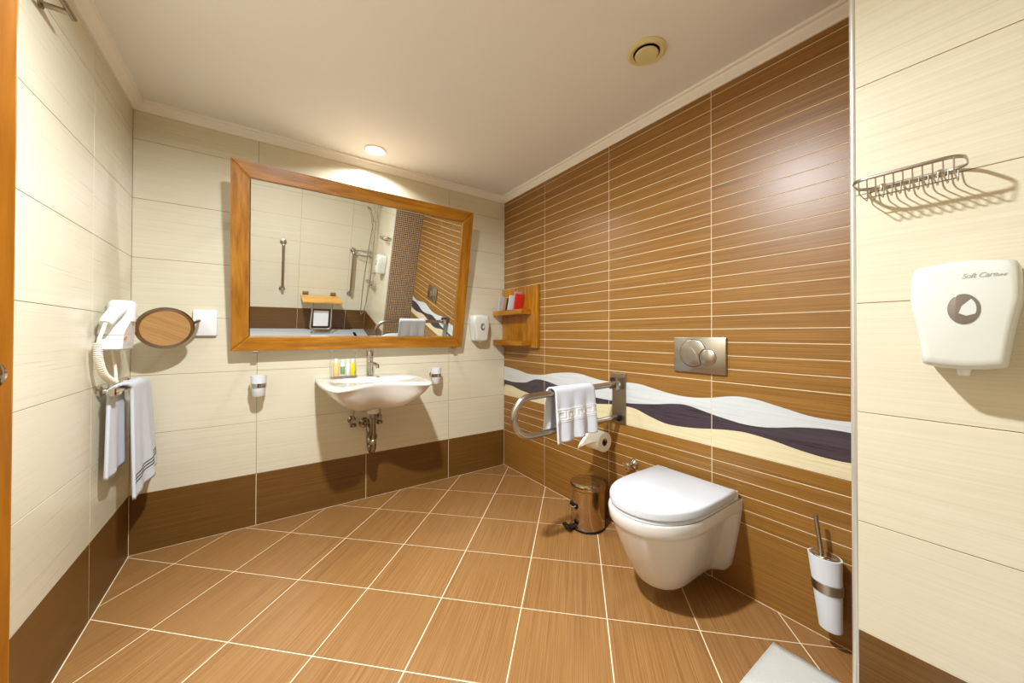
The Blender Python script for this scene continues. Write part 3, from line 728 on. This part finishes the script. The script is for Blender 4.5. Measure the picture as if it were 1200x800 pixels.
path += [(xa+(-0.030-xa)*i/8, 0, 0.628+0.008*i/8) for i in range(1, 9)]
bm = bmesh.new(); tube(bm, path, 0.016, 18); finish('tube', bm, M['steel'], t, smooth='all')

def towel(name, label, axis_pts, width_dir, half_w, r, front_len, back_len, out_dir, fold, mt, shift=None, bands=(), key=None, thick=0.006, nu=40, wav=1.0, skew=0.0, back_half=None, flare=0.0, cat='towel'):
    """cloth draped over a bar; axis at axis_pts (centre), width along width_dir, front side along out_dir"""
    c = Vector(axis_pts); wd = Vector(width_dir).normalized(); od = Vector(out_dir).normalized(); upv = Vector((0, 0, 1))
    arc = pi*r; tot = front_len+arc+back_len
    def P(u, s):
        """u in -1..1 across, s from front hem (0) to back hem (tot)"""
        if s < front_len:
            d = front_len-s; base = od*r-upv*d; q = d/front_len; side = 1
        elif s < front_len+arc:
            a = (s-front_len)/r; base = od*r*cos(a)+upv*r*sin(a); q = 0; side = 1 if a < pi/2 else -1
        else:
            d = s-front_len-arc; base = -od*r-upv*d; q = d/max(back_len, .001); side = -1
        off = Vector((0, 0, 0)); sh = 0
        if side == 1 and shift: sh = shift[0]*1.0
        if side == -1 and shift: sh = shift[1]*1.0
        if front_len <= s <= front_len+arc and shift:
            k_ = (s-front_len)/arc; sh = shift[0]*(1-k_)+shift[1]*k_
        hw = half_w if side == 1 or back_half is None else back_half
        if front_len <= s <= front_len+arc and back_half is not None:
            k_ = (s-front_len)/arc; hw = half_w*(1-k_)+back_half*k_
        hw = hw*(1+flare*q)
        wv = fold(u, q, side)*wav
        return c+base+wd*(u*hw+sh)+od*side*wv-upv*(skew*u*q if side == 1 else skew*.3*u*q)
    ns = 70; bm = bmesh.new()
    g = [[bm.verts.new(P(-1+2*i/nu, tot*j/ns)-c) for j in range(ns+1)] for i in range(nu+1)]
    for i in range(nu):
        for j in range(ns): bm.faces.new((g[i][j], g[i+1][j], g[i+1][j+1], g[i][j+1]))
    t = thing(name, label, cat, c)
    o = finish('cloth', bm, mt, t, smooth='all'); add_mod(o, 'SOLIDIFY', thickness=thick, offset=0)
    def Nrm(u, s):
        e = 1e-3; n_ = (P(u+e, s)-P(u-e, s)).cross(P(u, s+e)-P(u, s-e)).normalized()
        return n_ if n_.dot(od) > 0 else -n_
    def ribbon(bm, path, wdt, lift):
        # path of (u, s): a raised strip on the front face
        for (u0, s0), (u1, s1) in zip(path, path[1:]):
            du, ds = u1-u0, s1-s0; lu = math.hypot(du*half_w, ds)
            n_ = max(1, int(lu/0.01)); pu, ps = -ds/lu/half_w*wdt/2, du*half_w/lu*wdt/2
            eu, es = du/lu*wdt/2, ds/lu*wdt/2
            prev = None
            for i in range(n_+1):
                k_ = i/n_; u, s = u0-eu+(du+2*eu)*k_, s0-es+(ds+2*es)*k_
                ring = []
                for sg, lf in ((1, 0), (1, 1), (-1, 1), (-1, 0)):
                    uu, ss = u+pu*sg, s+ps*sg; ring.append(bm.verts.new(P(uu, ss)+Nrm(uu, ss)*(thick/2+(lift if lf else -.0005))-c))
                if prev:
                    for q in range(4): bm.faces.new((prev[q], prev[(q+1) % 4], ring[(q+1) % 4], ring[q]))
                prev = ring
        return bm
    for s_, wdt, mk, lf in bands:
        bm = bmesh.new(); ribbon(bm, [(-0.99, s_), (0.99, s_)], wdt, lf)
        b_o = finish('stripe' if mk == 'stripe' else 'woven_border', bm, M[mk], t)
        if mk == 'stripe': b_o['label'] = 'thin dark stripe'
    if key:
        s0, s1, n_, wdt = key; bm = bmesh.new(); step = 1.9/n_
        for i in range(n_):
            a = -0.95+step*i; hgt = s1-s0; w_ = step
            ribbon(bm, [(a, s0), (a, s1), (a+w_*.72, s1), (a+w_*.72, s0+hgt*.3), (a+w_*.34, s0+hgt*.3), (a+w_*.34, s0+hgt*.62)], wdt, 0.0022)
            ribbon(bm, [(a, s0), (a+w_, s0)], wdt, 0.0022)
        finish('key_pattern', bm, M['emboss'], t)
    return t
def foldA(u, q, side):
    w_ = 0.013*q*(abs(sin((u*2.9+0.35)*pi/1.93))**1.3)*2
    return w_+0.004*sin(u*7+1)*q
towel('hand_towel', 'white hand towel with a woven key border hanging over the steel grab rail', (-0.378, GY, 0.824), (1, 0, 0), 0.138, 0.024, 0.238, 0.205, (0, -1, 0), foldA, M['towel'],
      bands=((0.155, 0.004, 'emboss', .002), (0.098, 0.004, 'emboss', .002)), key=(0.108, 0.145, 4, 0.006), thick=0.008, skew=-0.012, shift=(0.0, -0.02))

t = thing('paper_holder', 'chrome toilet paper holder on the brown wall below the grab rail', 'holder', (0, -1.135, 0.508), (0, 0, BR))
bm = bmesh.new(); lathe(bm, [(0.022, 0), (0.022, 0.006), (0.009, 0.012), (0.009, 0.088)], 20, 'Y', (-0.078, 0, 0)); finish('wall_post', bm, M['chrome'], t, smooth=True)
bm = bmesh.new(); tube(bm, [(-0.086, -0.088, 0), (0.062, -0.088, 0)], 0.007, 14); finish('rod', bm, M['chrome'], t, smooth=True)
t = thing('toilet_roll', 'white toilet paper roll with its loose end folded, under the towel', 'toilet paper', (-0.088, -1.135, 0.508-0.013), (0, 0, BR))
bm = bmesh.new(); lathe(bm, [(0.022, -0.058), (0.055, -0.058), (0.056, -0.055), (0.056, 0.055), (0.055, 0.058), (0.022, 0.058), (0.0205, 0.055), (0.0205, -0.055), (0.022, -0.058)], 40, 'X', cap=False); finish('paper', bm, M['paper'], t, smooth=True)
bm = bmesh.new(); lathe(bm, [(0.0208, -0.057), (0.0208, 0.057), (0.0196, 0.057), (0.0196, -0.057), (0.0208, -0.057)], 28, 'X', cap=False); finish('core', bm, M['card'], t, smooth=True)
bm = bmesh.new(); g = []
for i in range(9):
    row = []
    for j in range(13):
        u = i/8; v = j/12
        x = -0.056+0.10*u*(1-0.72*v)-0.048*v; y = -0.0575-0.012*sin(v*pi)-0.004*sin(u*9)*v; z = 0.012-0.075*v+0.030*(u-.5)*v
        row.append(bm.verts.new((x, y, z)))
    g.append(row)
for i in range(8):
    for j in range(12): bm.faces.new((g[i][j], g[i+1][j], g[i+1][j+1], g[i][j+1]))
o = finish('loose_sheet', bm, M['paper'], t, smooth='all'); add_mod(o, 'SOLIDIFY', thickness=0.0008)

# ------------------------------------------------------------------ pedal bin
BX_, BY_ = -0.140, -1.110
t = thing('pedal_bin', 'polished steel pedal bin with black base standing beside the toilet', 'bin', (BX_, BY_, 0), (0, 0, radians(168)))
RB = 0.098
bm = bmesh.new(); lathe(bm, [(RB-.002, 0), (RB+.003, 0.003), (RB+.003, 0.012), (RB-.001, 0.016)], 48); finish('base_ring', bm, M['black'], t, smooth=True)
bm = bmesh.new(); lathe(bm, [(RB, 0.012), (RB, 0.225), (RB-.003, 0.228)], 56); finish('body', bm, M['steel_bin'], t, smooth=True)
bm = bmesh.new(); lathe(bm, [(RB-.004, 0.229), (RB+.004, 0.231), (RB+.004, 0.252), (RB+.001, 0.258), (RB-.012, 0.262), (0.03, 0.266), (0.003, 0.2665)], 56); finish('lid', bm, M['steel_bin'], t, smooth=True)
bm = bx(RB-.012, RB+.052, -0.020, 0.020, 0.014, 0.024, bev=.004); box(bm, RB+.030, RB+.056, -0.034, 0.034, 0.018, 0.034, bev=.006); finish('pedal', bm, M['black'], t, smooth=True)
bm = bx(RB-.004, RB+.006, -0.034, 0.034, 0.125, 0.150, bev=.003); o = finish('carry_handle_plate', bm, M['black'], t, smooth=True)
bm = bmesh.new(); tube(bm, smooth_path([(RB+.002, -0.030, 0.146), (RB+.016, -0.026, 0.136), (RB+.016, 0.026, 0.136), (RB+.002, 0.030, 0.146)], .01), 0.0035, 8); finish('carry_handle', bm, M['chrome'], t, smooth=True)
bm = bx(-RB-.012, -RB+.004, -0.025, 0.025, 0.20, 0.255, bev=.004); finish('lid_hinge', bm, M['black'], t, smooth=True)

# ------------------------------------------------------------------ toilet brush on the wall
t = thing('toilet_brush', 'white wall mounted toilet brush holder with steel band at the room corner', 'toilet brush', (0, -2.172, 0), (0, 0, BR))
def ell(cx, cy, a, b_, z, n=36): return [(cx+a*cos(2*pi*i/n), cy+b_*sin(2*pi*i/n), z) for i in range(n)]
def taper(z): k_ = (z-0.078)/(0.325-0.078); return 0.033+0.016*k_, 0.027+0.010*k_
def ells(z, g=0.0): 
    a, b_ = taper(z); return ell(0.016*(1-(z-.078)/.247), -0.052, a+g, b_+g, z)
bm = bmesh.new(); loft(bm, [[(x*.8+.004, -0.052+(y+.052)*.8, 0.073) for x, y, z in ells(0.078)], ells(0.078), ells(0.13), ells(0.2), ells(0.27), ells(0.325)], cap1=False)
inner = [[(x, y, z) for x, y, z in ells(0.325, -.004)], [(x, y, z) for x, y, z in ells(0.30, -.005)]]
rings = inner; loft(bm, [ells(0.325)]+inner, cap0=False); finish('cup', bm, M['frost'], t, smooth=True)
bm = bmesh.new(); loft(bm, [ells(0.205, .0005), ells(0.206, .003), ells(0.238, .003), ells(0.239, .0005)], False, False); finish('band', bm, M['steel'], t, smooth=True)
bm = bx(-0.02, 0.04, -0.022, -0.0005, 0.21, 0.234, bev=.003); finish('wall_bracket', bm, M['steel'], t)
bm = bmesh.new(); loft(bm, [ells(0.318, -.0055), ells(0.323, -.0055), [(x*.96, -0.052+(y+.052)*.9, 0.329) for x, y, z in ells(0.323, -.006)]]); finish('cover_disc', bm, M['chrome'], t, smooth=True)
bm = bmesh.new(); tube(bm, [(-0.008, -0.054, 0.325), (-0.024, -0.058, 0.462)], [0.0072, 0.0072], 16); finish('handle', bm, M['steel'], t, smooth=True)

# ------------------------------------------------------------------ wire soap rack on the shower wall
t = thing('soap_rack', 'chrome wire soap basket high on the right foreground wall', 'soap rack', (XC, -2.424, 1.508), (0, 0, BR))
hw, dp = 0.094, 0.100
ring = [(x, -0.004-dp/2+y) for x, y in rrect(2*hw, dp, 0.034, 8)]
bm = bmesh.new(); pts = [(x, y, 0) for x, y in ring]; tube(bm, pts+[pts[0]], 0.003, 10, cap=False, flat=(0.0018, 0.0045)); finish('top_rail', bm, M['steel'], t, smooth=True)
for i in range(11):
    x = -0.078+0.0156*i
    bm = bmesh.new(); tube(bm, smooth_path([(x, -dp-.002, 0), (x, -dp+.004, -0.034), (x, -0.012, -0.034), (x, -0.006, 0.0)], .012, 4), 0.0015, 8); finish('wire', bm, M['steel'], t, smooth=True)
bm = bmesh.new(); tube(bm, [(-0.078, -0.052, -0.0355), (0.078, -0.052, -0.0355)], 0.0016, 8); finish('cross_wire', bm, M['steel'], t, smooth=True)
for s in (-1, 1):
    bm = bmesh.new(); lathe(bm, [(0.009, 0), (0.009, 0.004), (0.004, 0.006)], 16, 'Y', (s*0.05, 0, -0.001)); finish('screw_boss', bm, M['chrome'], t, smooth=True)

# ------------------------------------------------------------------ left corner: hair dryer, towel rail, magnifying mirror, towel rack
t = thing('hair_dryer', 'white hair dryer docked in its wall base at the left corner', 'hair dryer', (-W, -0.385, 0), (0, 0, LF))
def hexs(x0, x1, d, z, ch=0.006): return [(x0, -0.001, z), (x0, -d+ch, z), (x0+ch, -d, z), (x1-ch, -d, z), (x1, -d+ch, z), (x1, -0.001, z)]
bm = bmesh.new(); loft(bm, [hexs(-0.070, 0.080, 0.068, 1.044), hexs(-0.076, 0.085, 0.072, 1.050), hexs(-0.078, 0.088, 0.076, 1.106)]); finish('wall_base', bm, M['plastic'], t)
bm = bmesh.new(); loft(bm, [hexs(-0.078, 0.088, 0.076, 1.108), hexs(-0.070, 0.084, 0.078, 1.125), hexs(-0.030, 0.062, 0.086, 1.176, 0.02)]); finish('dock', bm, M['plastic'], t)
bm = bx(-0.070, -0.036, -0.0785, -0.06, 1.090, 1.102, bev=.002); o = finish('switch', bm, M['amber'], t); o['label'] = 'small amber switch'
bm = bmesh.new(); lathe(bm, [(0.041, 1.165), (0.043, 1.185), (0.043, 1.238), (0.041, 1.246), (0.034, 1.250)], 32, center=(0.012, -0.052, 0)); finish('dryer_body', bm, M['plastic'], t, smooth=True)
bm = bmesh.new(); lathe(bm, [(0.036, 1.2495), (0.034, 1.2525), (0.01, 1.2525)], 32, center=(0.012, -0.052, 0)); finish('air_inlet', bm, M['frost'], t, smooth=True)
bm = bmesh.new(); tube(bm, smooth_path([(0.0, -0.052, 1.222), (-0.045, -0.052, 1.212), (-0.105, -0.044, 1.176), (-0.135, -0.040, 1.150)], .03), [0.027]+[0.025]*7+[0.022]*7+[0.017], 18); finish('grip', bm, M['plastic'], t, smooth=True)
bm = bmesh.new(); tube(bm, smooth_path([(-0.135, -0.040, 1.152), (-0.160, -0.035, 1.11), (-0.172, -0.03, 1.072)], .03), 0.006, 12); finish('cord', bm, M['cord'], t, smooth=True)
pc = smooth_path([(-0.172, -0.03, 1.075), (-0.168, -0.03, 1.02), (-0.140, -0.035, 0.955), (-0.08, -0.04, 0.925), (-0.02, -0.04, 0.912)], .05, 14)
# coiled section: ridged tube
dense = []
for a, b_ in zip(pc, pc[1:]):
    n_ = max(1, int((b_-a).length/0.0016))
    for i in range(n_): dense.append(a+(b_-a)*i/n_)
rad = [0.0115+0.0016*math.copysign(1, sin(i*pi/2.0+.3)) for i in range(len(dense))]
bm = bmesh.new(); tube(bm, dense, rad, 14); finish('coiled_cord', bm, M['cord'], t, smooth='all')
bm = bmesh.new(); tube(bm, smooth_path([(-0.022, -0.04, 0.912), (0.0, -0.04, 0.915), (0.012, -0.035, 0.96), (-0.02, -0.03, 1.05)], .03), 0.0055, 12); finish('cord', bm, M['cord'], t, smooth=True)

t = thing('towel_rail', 'short chrome towel rail on the left wall under the hair dryer', 'towel rail', (-W, 0, 0.878), (0, 0, LF))
bm = bmesh.new(); lathe(bm, [(0.022, 0), (0.022, 0.01), (0.012, 0.016), (0.010, 0.06)], 24, 'Y', (-0.435, 0, 0)); finish('post', bm, M['chrome'], t, smooth=True)
bm = bmesh.new(); lathe(bm, [(0.022, 0), (0.022, 0.01), (0.012, 0.016), (0.010, 0.06)], 24, 'Y', (-0.075, 0, 0)); finish('post', bm, M['chrome'], t, smooth=True)
bm = bmesh.new(); tube(bm, [(-0.475, -0.058, 0), (-0.06, -0.058, 0)], 0.009, 16); finish('rail', bm, M['chrome'], t, smooth=True)
bm = bmesh.new(); lathe(bm, [(0.009, -0.50), (0.017, -0.497), (0.019, -0.468), (0.012, -0.462)], 20, 'X', (0, -0.058, 0)); finish('end_cap', bm, M['chrome'], t, smooth=True)
def foldB(u, q, side):
    return (0.024*q+0.010*q*sin(u*3.4+0.6)+0.006*q*sin(u*8)) if side == 1 else 0.004*q*sin(u*5)
towel('striped_towel', 'white towel with three dark stripes hanging on the left wall towel rail', (-W+0.058, -0.245, 0.880), (0, 1, 0), 0.150, 0.020, 0.455, 0.345, (1, 0, 0), foldB, M['towel'],
      bands=((0.062, 0.0048, 'stripe', .0010), (0.076, 0.0048, 'stripe', .0010), (0.090, 0.0048, 'stripe', .0010)), thick=0.012, shift=(0.045, -0.135), back_half=0.085, skew=-0.03, flare=0.10)

t = thing('shaving_mirror', 'round magnifying mirror in a bronze rim on a swing arm, left of the large mirror', 'mirror', (-1.957, 0, 1.172))
bm = bx(-0.050, 0.050, -0.024, -0.0005, -0.070, 0.070, bev=.006); finish('wall_plate', bm, M['plastic'], t, smooth=True)
bm = bmesh.new(); tube(bm, smooth_path([(-0.03, -0.02, 0.01), (-0.02, -0.06, 0.012), (-0.01, -0.13, 0.008), (-0.06, -0.168, -0.02), (-0.125, -0.168, -0.03)], .03), 0.007, 12); finish('swing_arm', bm, M['dark_chrome'], t, smooth=True)
mc = thing('mirror_head', None, None); mc.parent = t
bpy.data.objects.remove(mc)
c0 = Vector((-0.128, -0.185, -0.033)); tl = Matrix.Rotation(radians(14), 4, 'Z') @ Matrix.Rotation(radians(21), 4, 'X')
def head(name, prof, mt, n=56, cap=False):
    bm = bmesh.new(); lathe(bm, prof, n, 'Y', cap=cap)
    for v in bm.verts: v.co = c0+(tl @ v.co)
    return finish(name, bm, mt, t, smooth=True)
head('rim', [(0.090, 0.006), (0.101, 0.008), (0.107, 0.0), (0.101, -0.010), (0.090, -0.012), (0.088, -0.004), (0.090, 0.006)], M['dark_chrome'])
head('mirror_glass', [(0.093, -0.006), (0.0925, 0.0035), (0.06, 0.0028), (0.02, 0.0025), (0.002, 0.0025)], M['mirror'], cap=True)
head('back_shell', [(0.09, -0.010), (0.06, -0.018), (0.01, -0.020)], M['dark_chrome'], cap=True)

t = thing('towel_rack', 'chrome towel rack high on the left wall, mostly above the picture', 'towel rack', (-W, -1.2, 2.10), (0, 0, LF))
bm = bmesh.new(); tube(bm, [(-0.30, -0.06, -0.02), (0.295, -0.06, -0.02)], 0.007, 12); finish('rail', bm, M['dark_chrome'], t, smooth=True)
for x in (-0.27, 0.0, 0.268):
    bm = bmesh.new(); lathe(bm, [(0.014, 0), (0.014, 0.006), (0.008, 0.010), (0.008, 0.058)], 20, 'Y', (x, 0, -0.02)); finish('bracket', bm, M['dark_chrome'], t, smooth=True)
bm = bmesh.new(); tube(bm, [(-0.30, -0.10, 0.075), (0.13, -0.10, 0.075)], 0.007, 12); finish('rail', bm, M['dark_chrome'], t, smooth=True)
for x in (-0.27, 0.10):
    bm = bmesh.new(); tube(bm, [(x, -0.06, -0.02), (x, -0.10, 0.075)], 0.006, 10); finish('arm', bm, M['dark_chrome'], t, smooth=True)

# ------------------------------------------------------------------ door at the left edge
ang = math.atan2(0.31, 0.71)
HX, HY = -2.2605, -2.631
t = thing('door_1', None, None, (HX, HY, 0), (0, 0, pi/2-math.atan2(0.313, 0.712)))
t['kind'] = 'structure'
LW = 0.775
bm = bx(0.0, LW, -0.02, 0.02, 0.012, 2.03, bev=.003)
for v in bm.verts: v.co = Vector((v.co.z, v.co.y, -v.co.x))
finish('door_leaf', bm, M['door_wood'], t, rot=(0, -pi/2, 0))
for s in (-1, 1):
    bm = bmesh.new(); lathe(bm, [(0.019, 0.0195), (0.019, 0.023), (0.008, 0.026), (0.008, 0.032), (0.014, 0.036), (0.0165, 0.042), (0.014, 0.049), (0.006, 0.052)], 28, 'Y', (LW-0.052, 0, 1.068))
    if s < 0:
        for v in bm.verts: v.co.y = -v.co.y
    finish('door_knob', bm, M['chrome'], t, smooth=True)
t = None
bm = bx(-W-0.06, -W+0.012, DY0-0.05, DY0+0.006, 0, DZ+0.05, bev=.002); box(bm, -W-0.06, -W+0.012, DY1-0.006, DY1+0.05, 0, DZ+0.05, bev=.002); box(bm, -W-0.06, -W+0.012, DY0, DY1, DZ, DZ+0.05, bev=.002)
shell('trim_3', bm, M['door_wood'])

# ------------------------------------------------------------------ shower side, seen in the mirror
def bar_v(x, z0, z1, label):
    t = thing('shower_grab_bar', label, 'grab bar', (x, -YF, 0), (0, 0, FR))
    bm = bmesh.new(); tube(bm, smooth_path([(0, -0.008, z0), (0, -0.075, z0+.01), (0, -0.075, z1-.01), (0, -0.008, z1)], .05), 0.016, 14); finish('tube', bm, M['steel'], t, smooth=True)
    for z in (z0, z1):
        bm = bmesh.new(); lathe(bm, [(0.036, 0), (0.036, 0.006), (0.018, 0.012)], 24, 'Y', (0, 0, z)); finish('flange', bm, M['steel'], t, smooth=True)
bar_v(-1.41, 0.56, 1.17, 'vertical steel grab bar, left one of the two seen in the mirror')
bar_v(-0.59, 0.55, 1.18, 'vertical steel grab bar beside the shower set, right one in the mirror')
t = thing('folding_shower_bench', 'folding wooden shower seat on the wall between the two grab bars', 'bench', (-0.97, -YF, 0.49), (0, 0, FR))
for i in range(5):
    y = -0.06-0.062*i; bm = bx(-0.235, 0.235, y-0.056, y, 0.0, 0.022, bev=.004); finish('slat', bm, M['seat_wood'], t)
for x in (-0.17, 0.17):
    bm = bx(x-.035, x+.035, -0.012, -0.0005, -0.03, 0.06, bev=.003); box(bm, x-.02, x+.02, -0.36, -0.012, -0.014, -0.001, bev=.002); finish('wall_bracket', bm, M['steel'], t)
bm = bmesh.new(); tube(bm, smooth_path([(-0.115, -0.30, -0.012), (-0.125, -0.24, -0.40), (0.125, -0.24, -0.40), (0.115, -0.30, -0.012)], .04), 0.011, 12); finish('support_leg', bm, M['steel'], t, smooth=True)
bm = bx(-0.09, 0.09, -0.245, -0.238, -0.36, -0.14, bev=.002); finish('foot_panel', bm, M['plastic'], t)

t = thing('shower_set', 'chrome shower mixer with hand shower on a slide rail in the mirror', 'shower', (XC, -2.80, 0), (0, 0, BR))
bm = bmesh.new(); tube(bm, [(0.09, -0.06, 0.80), (0.09, -0.06, 1.86)], 0.010, 14); finish('slide_rail', bm, M['chrome'], t, smooth=True)
for z in (0.95, 1.84):
    bm = bmesh.new(); lathe(bm, [(0.018, 0), (0.018, 0.01), (0.010, 0.014), (0.010, 0.06)], 18, 'Y', (0.09, 0, z)); finish('rail_bracket', bm, M['chrome'], t, smooth=True)
bm = bmesh.new(); tube(bm, [(0.09, -0.065, 1.63), (0.08, -0.10, 1.64)], 0.016, 14); finish('slider', bm, M['chrome'], t, smooth=True)
bm = bmesh.new(); tube(bm, [(0.08, -0.10, 1.58), (0.075, -0.115, 1.68), (0.07, -0.14, 1.76)], [0.011, 0.013, 0.014], 14)
v0 = Vector((0.068, -0.155, 1.775)); mm = Matrix.Rotation(radians(35), 4, 'X'); b3 = bmesh.new(); lathe(b3, [(0.02, -0.02), (0.045, 0.0), (0.048, 0.012), (0.02, 0.016)], 28, 'Y')
for v in b3.verts: v.co = v0+(mm @ v.co)
me_ = bpy.data.meshes.new('tmp'); b3.to_mesh(me_); b3.free(); bm.from_mesh(me_); bpy.data.meshes.remove(me_); finish('hand_shower', bm, M['chrome'], t, smooth=True)
bm = bmesh.new(); tube(bm, [(-0.03, -0.055, 0.80), (0.21, -0.055, 0.80)], 0.021, 16); tube(bm, [(0.02, 0, 0.80), (0.02, -0.055, 0.80)], 0.022, 14); tube(bm, [(0.16, 0, 0.80), (0.16, -0.055, 0.80)], 0.022, 14); finish('mixer_body', bm, M['chrome'], t, smooth=True)
for x in (-0.055, 0.235):
    bm = bmesh.new(); lathe(bm, [(0.02, x-.022), (0.025, x-.02), (0.025, x+.02), (0.02, x+.022)], 12, 'X', (0, -0.055, 0.80)); finish('handle', bm, M['chrome'], t)
bm = bmesh.new(); tube(bm, smooth_path([(0.09, -0.07, 0.79), (0.09, -0.09, 0.45), (0.20, -0.12, 0.28), (0.16, -0.13, 0.8), (0.08, -0.10, 1.58)], .22, 12), 0.006, 10); finish('hose', bm, M['steel'], t, smooth=True)
t = thing('corner_basket', 'chrome corner shower basket beside the right grab bar in the mirror', 'basket', (-0.41, -YF, 1.12), (0, 0, FR))
for z in (0.0, 0.065):
    bm = bmesh.new(); tube(bm, smooth_path([(-0.055, -0.004, z), (0.15, -0.004, z), (0.13, -0.10, z), (-0.055, -0.14, z)], .03)+[Vector((-0.055, -0.004, z))], 0.005, 10, cap=False); finish('rail', bm, M['steel'], t, smooth=True)
for i in range(6):
    x = -0.04+0.032*i; bm = bmesh.new(); tube(bm, [(x, -0.006, 0.0), (x, -0.115, 0.0)], 0.0022, 8); finish('wire', bm, M['steel'], t, smooth=True)
for x in (-0.05, 0.13):
    bm = bmesh.new(); tube(bm, [(x, -0.006, 0.0), (x, -0.006, 0.065)], 0.004, 8); finish('upright', bm, M['steel'], t, smooth=True)
